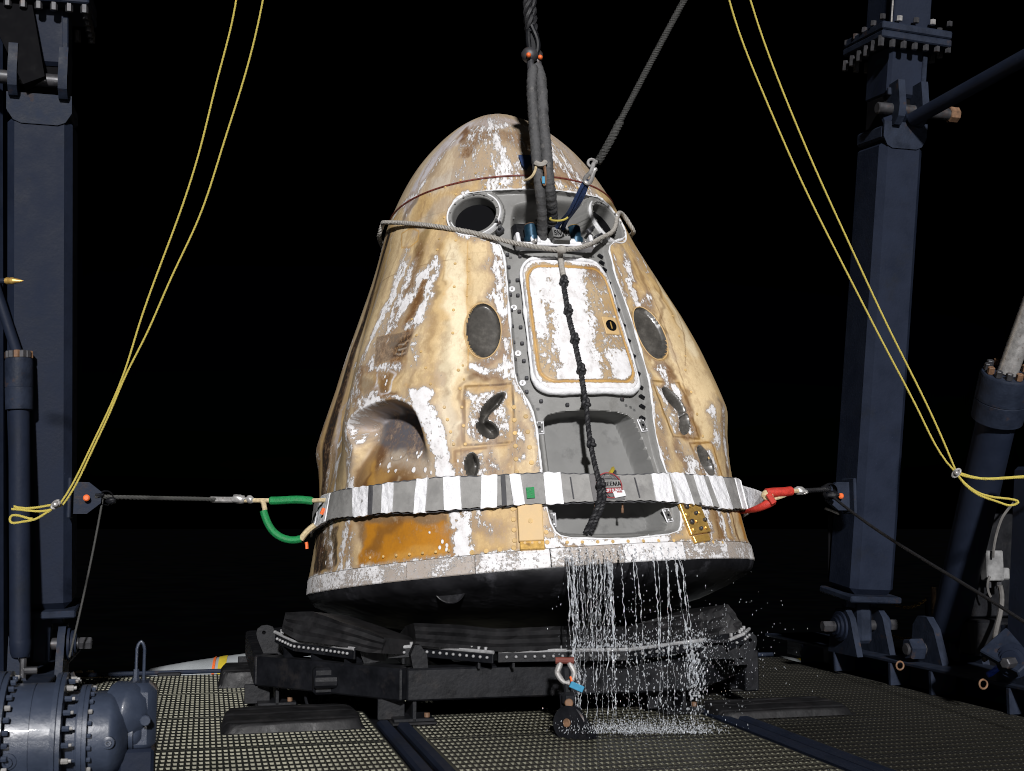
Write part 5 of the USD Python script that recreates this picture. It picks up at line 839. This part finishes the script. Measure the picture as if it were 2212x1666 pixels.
# grey rope ring round the capsule, with tail and knotted black rope
front = [(838, 482, .06), (870, 483, .05), (920, 487, .025), (980, 496, .02), (1040, 509, .03), (1100, 528, .07), (1150, 544, .13), (1200, 551, .14), (1250, 541, .13), (1290, 518, .06), (1320, 499, .03), (1347, 477, .05)]
ring = [P(*p) for p in front]; t0, h0_ = S(1340, 480); t1, h1_ = S(850, 482); tt = np.linspace(t0 + 14, t1 + 360 - 16, 24)
back = [capX(np.asarray(t), np.asarray(h0_ + .02 + (h1_ - h0_) * k / 23), body_r(t, h0_ + (h1_ - h0_) * k / 23) + .05) for k, t in enumerate(tt)]
gr_ = thing('rope_ring', 'grey rope looped right round the capsule below its nose cone', 'rope', ring[7]); rp = smooth_path(ring + back + ring[:1], 260); part(gr_, 'loop', strands(rp, .021, .09, 3, 900, 5), L['greyrope']); part(gr_, 'tail', tube(smooth_path([ring[7] - [0, .02, 0], P(1205, 556, .06), P(1209, 575, .04), P(1213, 600, .05)], 24), .024, 9), L['greyrope']); part(gr_, 'lashing', blob(ring[7] - [0, .01, 0], (.05, .03, .035), 5, .2), L['greyrope'])
kn = [(1213, 610, .05), (1222, 672, .05), (1236, 734, .05), (1250, 800, .05), (1262, 873, .03), (1273, 960, .03), (1287, 1049, .1)]
pts = [P(1213, 604, .05), P(1213, 610, .05), P(1217, 640, .05), P(1222, 672, .05), P(1229, 705, .05), P(1236, 734, .05), P(1243, 768, .05), P(1250, 800, .05), P(1255, 835, .05), P(1262, 873, .04), P(1267, 915, .03), P(1273, 960, .03), P(1280, 1005, .05), P(1286, 1045, .1)]
kr = thing('knotted_rope', 'black knotted rope hanging down over the hatch and the open lower bay', 'rope', pts[0]); part(kr, 'rope', strands(smooth_path(pts, 160), .021, .075, 3, 700, 5), L['blackrope'])
for k, (x, y, o_) in enumerate(kn): part(kr, 'knot', knot(P(x, y, o_ + .012), pts[min(k * 2 + 2, 13)] - pts[min(k * 2 + 1, 12)], .02, k * 1.3), L['blackrope'], True)
part(kr, 'doubled_end', cat([strands(smooth_path([P(1288 + s * 3, 1052, .09), P(1293 + s * 4, 1075, .07), P(1287 + s * 4, 1110, .03), P(1272 + s * 5, 1152, -.03)], 40), .023, .08, 3, 200, 5) for s in (-1, 1)]), L['blackrope'])
# belly sling
cl = [(676, 1128), (700, 1107), (735, 1091), (790, 1084), (850, 1076), (905, 1073), (960, 1068), (1060, 1063), (1120, 1059), (1175, 1057), (1230, 1056), (1290, 1056), (1350, 1056), (1400, 1055), (1450, 1056), (1500, 1061), (1550, 1066), (1600, 1071), (1636, 1074)]
hw_px = [36, 34, 27, 27, 28, 30, 31, 29, 29, 29, 27, 26, 25, 26, 29, 31, 32, 32, 31]
sq = [S(x, y) for x, y in cl]; thb = np.array([a for a, _ in sq]); hb = np.array([b for _, b in sq]); hwid = np.array(hw_px) / 243.0
thb[0], hb[0] = -88, hb[1] - .03; thb[-1] = max(thb[-1], thb[-2] + 7); thb = np.maximum.accumulate(thb + np.arange(len(thb)) * 1e-3)
from scipy.interpolate import PchipInterpolator as _PI
fh, fw_ = _PI(thb, hb), _PI(thb, hwid); xpx = _PI(thb, np.array([p[0] for p in cl], float) + np.arange(len(cl)) * 1e-6); th_of = _PI(np.array([p[0] for p in cl], float), thb)
def hull_out(th, h):                                            # outermost hull near a bearing, so that the band bridges the hollows
    return np.maximum(body_r(th, h), .0)
def band(ta, tb, off, thick, n, shrink=0.0, seed=0, rip=.004, skew=0.0):
    t = np.linspace(ta, tb, n); h = fh(t); w = fw_(t) - shrink + .004 * np.sin(t * 2.3 + seed); m = 11; rows = []
    for side in (0, 1):
        for k in range(m):
            q = -1 + 2 * k / (m - 1); q = q if side == 0 else -q; hh = h + w * q; wob_ = rip * (meshkit.fbm(np.stack([t * .55 + q * .8, hh * 9, t * 0 + seed], -1), 4, 4) - .5) * 2
            t2 = t + skew * q + .12 * (meshkit.noise(np.stack([t * 0 + seed * 3.1, t * 0 + q * 4, t * 0], -1)) - .5) * (skew != 0); rows.append(capX(t2, hh, hull_out(t, h) - .2 * (hh - h) * 0 + (body_r(t, hh) - body_r(t, h)) + off + wob_ + (thick if side == 0 else 0)))
    G_ = np.array(rows); R_ = len(rows); vv = G_.reshape(-1, 3); ff = []
    for a in range(R_):
        p = a * n + np.arange(n - 1); q = ((a + 1) % R_) * n + np.arange(n - 1); ff += [np.stack([p, p + 1, q + 1], -1), np.stack([p, q + 1, q], -1)]
    for b in (0, n - 1): ff.append(np.array([(b, a * n + b, (a + 1) * n + b)[:: (1 if b == 0 else -1)] for a in range(1, R_ - 1)]))
    return vv, np.vstack(ff)
bsl = thing('belly_sling', 'wide grey webbing sling with white tape wraps round the capsule', 'sling', P(1285, 1056, .05))
part(bsl, 'webbing', band(thb[0], thb[-1], .03, .022, 200), L['webbing'], 50); part(bsl, 'lower_webbing', (lambda m: m)(band(thb[1], thb[-2], .015, .014, 160, -.012)), L['webdark'], 50)
wr = [(700, 722), (775, 806), (835, 858), (905, 928), (965, 1000), (1043, 1076), (1106, 1129), (1175, 1211), (1403, 1440), (1447, 1475), (1496, 1518), (1532, 1556), (1574, 1586), (1598, 1612), (1624, 1640)]
wrk = [(620 - 0 + x, y) for x, y in ()] 
for k, (a, b) in enumerate(wr):
    ta, tb = (float(th_of(min(max(q, 677), 1635.9))) for q in (a, b)); part(bsl, 'tape_wrap', band(ta, tb, .024, .037, 22, -.004 - .005 * (k % 2), k + 1, .012, (.2, -.3, .1, .35, -.15)[k % 5]), L['tape'], 50)
for a, b in ((945 + 37, 0),)[:0]: pass
for x in (796 + 15, 1090): t = float(th_of(x)); part(bsl, 'dark_loop', band(t - .5, t + .5, .03, .04, 6, -.004, 9), L['webdark'], 40)
t = float(th_of(1147)); M = surfM(1146, 1071, .062); part(bsl, 'green_tape', xf(rbox(.062, .09, .004, .001), M), L['green'])
# label patch
ta, tb = float(th_of(1272)), float(th_of(1337)); part(bsl, 'label_patch', band(ta, tb, .03, .027, 20, .004, 3, .002), L['labelgrey'], 50)
def onband(x, y, off=.06): return surfM(x, y, off)
M = onband(1310, 1055, .0605); pr = .1
def lab(m, z): M2 = M.copy(); M2[:3, 3] = M[:3, 3] + M[:3, 2] * z; return xf(m, M2)
lb = part(bsl, 'label_ring', lab(tm(trimesh.creation.annulus(.1, .109, .003, sections=48)), .0), L['labelred']); 
for q in (.045, .08): part(lb, 'globe_line', lab(tube([(q * math.cos(a), .1 * math.sin(a), .001) for a in np.linspace(0, 6.283, 40)], .0014, 4, False), .0), L['darksteel'])
part(lb, 'globe_line', lab(tube([(-.09, .05, .001), (0, .058, .001), (.09, .05, .001)], .0014, 4), 0), L['darksteel'])
part(lb, 'name_panel', lab(xf(rbox(.2, .06, .004, .001), mat4([1, 0, 0], [0, 1, 0], [0, 0, 1], [-.005, .008, .003])), 0), L['webbing']); part(lb, 'red_panel', lab(xf(rbox(.2, .042, .004, .001), mat4([1, 0, 0], [0, 1, 0], [0, 0, 1], [-.005, -.045, .003])), 0), L['labelred'])
for s_, h_, x, y, mt_ in (('REEMA', .036, -.052, -.01, 'black'), ('Y-LIFT SLINGS', .022, -.075, -.056, 'whitepaint')):
    tx = meshkit.text_mesh(s_, h_, .002, True); tx.apply_scale([min(1, (.145 if h_ > .03 else .165) / tx.extents[0]), 1, 1]); tx.apply_translation([x, y, .0055]); part(lb, 'label_lettering', lab(tm(tx), 0), L[mt_], False)
part(bsl, 'paper_tag', xf(rbox(.1, .05, .004, .001), surfM(1331, 1074, .064, .15)), L['whitepaint'])
for x in (1232, 1368): t = float(th_of(x)); part(bsl, 'seam_fold', band(t - .15, t + .15, .03, .03, 5, .02, 5), L['webdark'], 40)
# right tail, thimble and red-sleeved strops
tip = at(1652, 1072, 10.55); e0 = capX(thb[-1], fh(thb[-1]), body_r(thb[-1], fh(thb[-1])) + .04); n = 16; rows = []
for k in range(6): q = k / 5; c = e0 * (1 - q) + tip * q; w = float(fw_(thb[-1])) * (1 - q) ** .8 + .022; rows.append([c + CAP_A * w * math.cos(a) + (-E2) * (.03 + .012 * math.sin(3 * a)) * math.sin(a) for a in np.linspace(0, 2 * math.pi, n, endpoint=False)])
G_ = np.array(rows); ff = []
for a in range(5):
    for b in range(n): p, q = a * n + b, a * n + (b + 1) % n; ff += [(p, q, q + n), (p, q + n, p + n)]
part(bsl, 'gathered_end', (G_.reshape(-1, 3), np.array(ff)), L['tape'], 60)
part(bsl, 'rope_thimble', blob(at(1658, 1071, 10.5), (.055, .04, .05), 8, .3), L['cream_rope'])
tg = at(1806, 1066, 11.1)
rt_ = thing('tether', 'right black tether with red-sleeved strops from sling to gantry', 'tether', at(1700, 1062, 10.7))
part(rt_, 'red_sleeve', tube(smooth_path([at(1655, 1066, 10.5), at(1672, 1064, 10.52), at(1690, 1063, 10.55), at(1708, 1061, 10.6)], 20), .042, 12), L['red']); part(rt_, 'red_sleeve', tube(smooth_path([at(1668, 1082, 10.5), at(1650, 1093, 10.5), at(1625, 1102, 10.6), at(1602, 1108, 10.75)], 24), np.linspace(.042, .012, 24), 12), L['red']); part(rt_, 'red_tag', obox(at(1666, 1077, 10.44), .05, .02, .1, .006, x=unit(RT + .6 * UP), y=-FW, z=unit(UP - .6 * RT)), L['red'])
part(rt_, 'bare_rope', cat([tube(smooth_path([at(1708, 1061, 10.6), at(1720, 1061, 10.65), at(1730, 1061, 10.7)], 8), .02, 8), tube(smooth_path([at(1668, 1080, 10.5), at(1690, 1073, 10.55), at(1712, 1064, 10.6)], 8), .014, 7)]), L['cream_rope']); part(rt_, 'wire', strands([at(1728, 1061, 10.7), at(1790, 1058, 11.0)], .022, .1), L['blackrope']); part(rt_, 'turnbuckle', cat([blob(at(1727, 1060, 10.68), (.05, .03, .035), 6, .4), blob(at(1737, 1063, 10.7), (.035, .03, .025), 7, .4)]), L['steel'])
part(rt_, 'sheave_block', cat([turned(at(1792, 1062, 11.0), -FW + .5 * RT, [(-.03, .07), (0, .08), (.03, .07)], 18), blob(at(1784, 1055, 11.0), (.05, .04, .03), 2, .4), blob(at(1798, 1069, 11.0), (.06, .04, .04), 3, .4)]), L['blacksteel'])
rl = thing('tether_line', 'thin black line running from the right gantry eye down past the ram', 'rope', at(1960, 1180, 10)); part(rl, 'line', tube(smooth_path([at(1800, 1074, 11.0), at(1990, 1206, 9.6), at(2160, 1310, 8.6), at(2240, 1362, 8.2), at(2400, 1466, 7.5)], 30), .013, 8), L['blackrope'])
dp = thing('drain_plate', 'dark plate with a bright worn upper edge beside the right gantry leg', 'steel plate', at(1815, 1110, 11.6)); part(dp, 'plate', beam(at(1815, 1112, 11.75), at(1815, 1250, 11.8), .26, .02, .004), L['black']); part(dp, 'worn_edge', cyl(at(1782, 1098, 11.6), at(1828, 1117, 11.55), .012, 6), L['steel'])
# left tether with green sleeves
lt = thing('tether', 'left black tether with green-sleeved strops from gantry to sling', 'tether', at(560, 1080, 10.6))
part(lt, 'wire', strands([at(205, 1073, 9.9), at(470, 1079, 10.5)], .018, .1), L['darkrope']); part(lt, 'sheave_block', cat([turned(at(228, 1076, 9.95), -FW + .4 * RT, [(-.025, .055), (0, .065), (.025, .055)], 18), blob(at(212, 1070, 9.92), (.05, .03, .025), 2, .4), blob(at(240, 1082, 9.95), (.045, .03, .03), 4, .4)]), L['blacksteel'])
part(lt, 'turnbuckle', cat([cyl(at(455, 1079, 10.5), at(505, 1080, 10.5), .026, 8), blob(at(515, 1078, 10.5), (.07, .04, .04), 3, .35), blob(at(540, 1079, 10.5), (.04, .03, .035), 5, .3)]), L['steel'])
for cy in (tube(smooth_path([at(500, 1080, 10.5), at(560, 1081, 10.5), at(585, 1081, 10.5)], 8), .02, 8), tube(smooth_path([at(566, 1079, 10.5), at(570, 1090, 10.5), at(572, 1102, 10.5)], 8), .022, 8), tube(smooth_path([at(672, 1082, 10.5), at(690, 1081, 10.45), at(720, 1081, 10.4)], 8), .02, 7), tube(smooth_path([at(650, 1166, 10.5), at(662, 1150, 10.5), at(680, 1135, 10.5)], 8), .026, 8)): part(lt, 'bare_rope', cy, L['cream_rope'])
part(lt, 'green_sleeve', tube(smooth_path([at(582, 1082, 10.5), at(610, 1081, 10.5), at(650, 1080, 10.5), at(676, 1083, 10.5)], 30), np.r_[.028, np.full(28, .036), .028], 12), L['green']); part(lt, 'green_sleeve', tube(smooth_path([at(569, 1103, 10.5), at(577, 1127, 10.5), at(592, 1150, 10.5), at(615, 1164, 10.5), at(650, 1164, 10.5)], 36), .033, 12), L['green'])
part(lt, 'orange_tip', cat([cyl(at(662, 1171, 10.5), at(663, 1186, 10.5), .014, 7), cyl(at(700, 1098, 10.3), at(694, 1111, 10.3), .016, 7)]), L['orange'])
ll = thing('tether_line', 'thin dark line hanging down from the left gantry eye', 'rope', at(215, 1085, 9.95)); part(ll, 'line', tube(smooth_path([at(222, 1078, 9.95), at(205, 1170, 9.95), at(180, 1290, 9.95), at(150, 1420, 9.95)], 20), .009, 6), L['darkrope'])
# yellow ropes
def yrope(lab, ropes, Y, tails, sh):
    g = thing('yellow_rope', lab, 'rope', at(*sh, Y), 'doubled yellow ropes')
    for pts in ropes: part(g, 'strand', strands(smooth_path([at(x, y, Y) for x, y in pts], 70), .0075, .04, 3, 700, 5), L['yellow'])
    for pts in tails: part(g, 'tail', strands(smooth_path([at(x, y, Y - .05) for x, y in pts], 40), .0085, .045, 3, 260, 5), L['yellow'])
    part(g, 'shackle', cat([tube([at(sh[0], sh[1], Y - .08) + .035 * (math.cos(t) * unit(RT + UP) + .5 * math.sin(t) * unit(RT - UP)) for t in np.linspace(0, 6.28, 20)], .01, 7, False), blob(at(sh[0], sh[1], Y - .1), (.02, .02, .02), 1, .2)]), L['steel'])
yrope('left doubled yellow rope sweeping down to the left gantry leg', ([(545, -420), (520, -80), (503, 40), (470, 170), (430, 330), (385, 470), (340, 590), (298, 710), (270, 800), (235, 885), (192, 975), (160, 1040), (130, 1088)], [(640, -420), (582, -80), (560, 40), (530, 160), (480, 320), (430, 470), (370, 600), (310, 735), (272, 810), (238, 890), (196, 980), (165, 1045), (135, 1092)]), 8.6,
      ([(130, 1088), (100, 1093), (60, 1098), (30, 1094)], [(128, 1092), (95, 1104), (60, 1103), (25, 1100)], [(132, 1092), (100, 1108), (75, 1122), (45, 1128), (22, 1126), (22, 1118), (45, 1115), (70, 1120)]), (120, 1090))
yrope('right doubled yellow rope sweeping down in front of the right gantry leg', ([(1480, -420), (1556, -80), (1590, 50), (1650, 205), (1740, 410), (1830, 590), (1920, 765), (1990, 900), (2035, 985), (2062, 1018)], [(1490, -420), (1598, -80), (1640, 60), (1700, 220), (1770, 385), (1850, 560), (1930, 730), (2000, 870), (2045, 970), (2064, 1016)]), 8.8,
      ([(2062, 1018), (2085, 1026), (2115, 1033), (2160, 1033), (2235, 1027), (2400, 1005)], [(2060, 1020), (2090, 1030), (2130, 1035), (2180, 1033), (2235, 1030), (2400, 1010)], [(2064, 1022), (2085, 1045), (2110, 1063), (2145, 1074), (2180, 1078), (2200, 1085), (2190, 1091), (2160, 1086), (2120, 1072), (2090, 1052), (2070, 1028)]), (2066, 1022))
# snatch block hung on the front beam
sb = thing('snatch_block', 'black snatch block with bow shackle resting on the grating under the water', 'pulley block', at(1240, 1560, 8.6))
q = lambda x, y, Y=8.62: at(x, y, Y)
shk = part(sb, 'bow_shackle', tube(smooth_path([q(1209, 1428), q(1208, 1440), q(1204, 1452), q(1210, 1465), q(1218, 1472), q(1228, 1474), q(1236, 1467), q(1240, 1453), q(1234, 1440), q(1230, 1428)], 50), .021, 10), L['steel']); part(shk, 'shackle_pin', cyl(q(1200, 1427), q(1240, 1427), .024, 10), L['sealred'])
part(sb, 'hanger_strap', cat([beam(q(1222, 1440), q(1226, 1498), .05, .03, .01), beam(q(1226, 1495), q(1230, 1545), .12, .04, .02), obox(q(1229, 1510, 8.58), .1, .06, .09, .02)]), L['blacksteel']); part(sb, 'rust_pin', cyl(q(1229, 1519, 8.54), q(1229, 1519, 8.5), .03, 12, .006), L['rust'])
c1, c2 = q(1232, 1562, 8.5), q(1274, 1588, 8.4); ax_ = unit(c2 - c1); sd_ = unit(np.cross(-FW, ax_)); nrm = np.cross(ax_, sd_)
ol = [c for c in circ((0, 0), .115, 24)[6:19]] + [tuple(x) for x in circ((np.linalg.norm(c2 - c1), 0), .035, 12)[[9, 10, 11, 0, 1, 2, 3]]]
for s in (-1, 1): part(sb, 'cheek_plate', prism(ol, .016, mat4(ax_, sd_, nrm, c1 + nrm * .032 * s)), L['blacksteel'])
part(sb, 'sheave', turned(c1 - nrm * .022, nrm, [(0, .001), (0, .1), (.012, .085), (.032, .085), (.044, .1), (.044, .001)], 28), L['darksteel']); part(sb, 'axle', cyl(c1 + nrm * .04, c1 + nrm * .055, .03, 10, .004) if (nrm @ -FW) > 0 else cyl(c1 - nrm * .04, c1 - nrm * .055, .03, 10, .004), L['rust'])
part(sb, 'orange_cord', tube(smooth_path([q(1232, 1462, 8.58), q(1235, 1472, 8.57), q(1236, 1480, 8.57)], 8), .008, 6), L['orange']); part(sb, 'blue_tag', obox(q(1246, 1484, 8.55), .1, .012, .045, .004, x=unit(RT - .45 * UP), y=-FW, z=unit(UP + .45 * RT)), L['cyan'])
# ================================================================ falling water
wt = []; drops = []
def stream(x0, x1, y0=1208, y1=1578, r=.012, seed=0, Y0=9.12, Y1=8.5, brk=.5):
    p = at(x0, y0, Y0); g = at(x1, y1, Y1); n = 90; t = np.linspace(0, 1, n); base = p + (g - p) * t[:, None]; base[:, 1] = p[1] + (g[1] - p[1]) * np.sqrt(t); base[:, 2] = p[2] + (g[2] - p[2]) * t
    nz_ = lambda s, f_: meshkit.fbm(np.stack([t * f_, t * 0 + s, t * 0 + seed], -1), 3, int(s)) - .5
    base[:, 0] += .05 * nz_(1, 7) * (t + .15) + .016 * nz_(2, 30); base[:, 1] += .02 * nz_(3, 22)
    rr = r * (1.0 - .45 * t) * (.12 + 3.6 * np.clip(nz_(4, 40) + .45, 0, 1) ** 2.2); cut = (meshkit.noise(np.stack([t * 26, t * 0 + seed, t * 0], -1), 9) < (t * brk)); rr = np.where(cut, .0006, rr); wt.append(tube(base, rr, 6))
    for k in np.where(cut)[0][::2]: drops.append((base[k] + RNG.normal(0, .008, 3), r * RNG.uniform(.25, .6)))
sx0 = [(1225, 1248), (1231, 1250), (1238, 1254), (1246, 1262), (1254, 1266), (1261, 1272), (1268, 1277), (1275, 1282), (1282, 1288), (1290, 1293), (1297, 1299), (1304, 1305), (1311, 1310), (1318, 1316)]
k = 0
for a, b in sx0:
    for j_ in range(2): stream(a + RNG.uniform(-4, 4), b + RNG.uniform(-5, 5), 1200 + RNG.uniform(0, 14), RNG.choice([1345, 1400, 1480, 1580]) + RNG.uniform(-10, 10), RNG.uniform(.002, .0055), k, Y0=9.14, Y1=8.62 if j_ else 8.5, brk=.75); k += 1
for a, b, r in ((1228, 1255, .014), (1268, 1287, .009), (1312, 1330, .016), (1320, 1328, .01), (1340, 1362, .011), (1366, 1380, .012), (1370, 1400, .008), (1408, 1432, .012), (1416, 1428, .009), (1434, 1446, .011), (1436, 1455, .009), (1456, 1498, .011), (1462, 1508, .012), (1467, 1512, .009)):
    for j_ in range(1 + (r > .013)): stream(a + RNG.uniform(-2, 2), b + RNG.uniform(-3, 3), 1204, 1570, r * RNG.uniform(.3, .62), k, brk=.9); k += 1
for a in np.linspace(1232, 1478, 15): stream(a, a + RNG.uniform(2, 8), 1176 + RNG.uniform(0, 10), 1212, RNG.uniform(.002, .004), k, Y0=9.13, Y1=9.08, brk=.1); k += 1
wv_, wf_ = cat(wt)
water = thing('falling_water', 'water pouring from the capsule edge onto the grating in thin sparkling streams', 'water', at(1370, 1400, 8.9), None, 'stuff')
part(water, 'streams', (wv_, wf_), L['water'], True, kind='stuff')
def spray(x, y, Y, sx, sy, sY, n, r0=.0022, r1=.006, up=0):
    for _ in range(n): drops.append((at(x + RNG.normal(0, sx), y - abs(RNG.normal(0, sy)) * up + (0 if up else RNG.normal(0, sy)), Y + RNG.normal(0, sY)), RNG.uniform(r0, r1)))
for x in (1262, 1300, 1330, 1365, 1400, 1432, 1500, 1508): spray(x, 1400, 8.75, 18, 16, .07, 60, .001, .004, up=1); spray(x, 1584, 8.45, 30, 12, .16, 200, .0008, .0032, up=1)
spray(1375, 1400, 8.7, 60, 30, .1, 260, .0008, .003); spray(1490, 1385, 8.75, 40, 28, .12, 240, .0008, .0034); spray(1540, 1440, 8.8, 50, 55, .25, 500, .0006, .0022); spray(1400, 1500, 8.6, 70, 60, .1, 420, .0013, .004); spray(1340, 1300, 8.95, 80, 60, .06, 160, .0014, .0036); spray(1600, 1390, 8.8, 70, 60, .3, 130, .001, .0026); spray(1390, 1574, 8.5, 75, 10, .2, 1500, .0006, .002); spray(1500, 1460, 8.6, 14, 40, .05, 260)
ico = trimesh.creation.icosphere(1, 1.0); iv, fi = np.array(ico.vertices), np.array(ico.faces); iv2 = np.array(trimesh.creation.icosahedron().vertices); if2 = np.array(trimesh.creation.icosahedron().faces)
part(water, 'droplets', cat([(c + (iv if r > .007 else iv2) * r * np.array([1, 1, 2.6]), fi if r > .007 else if2) for c, r in drops if c[2] > .01]), L['water'], True, kind='stuff')
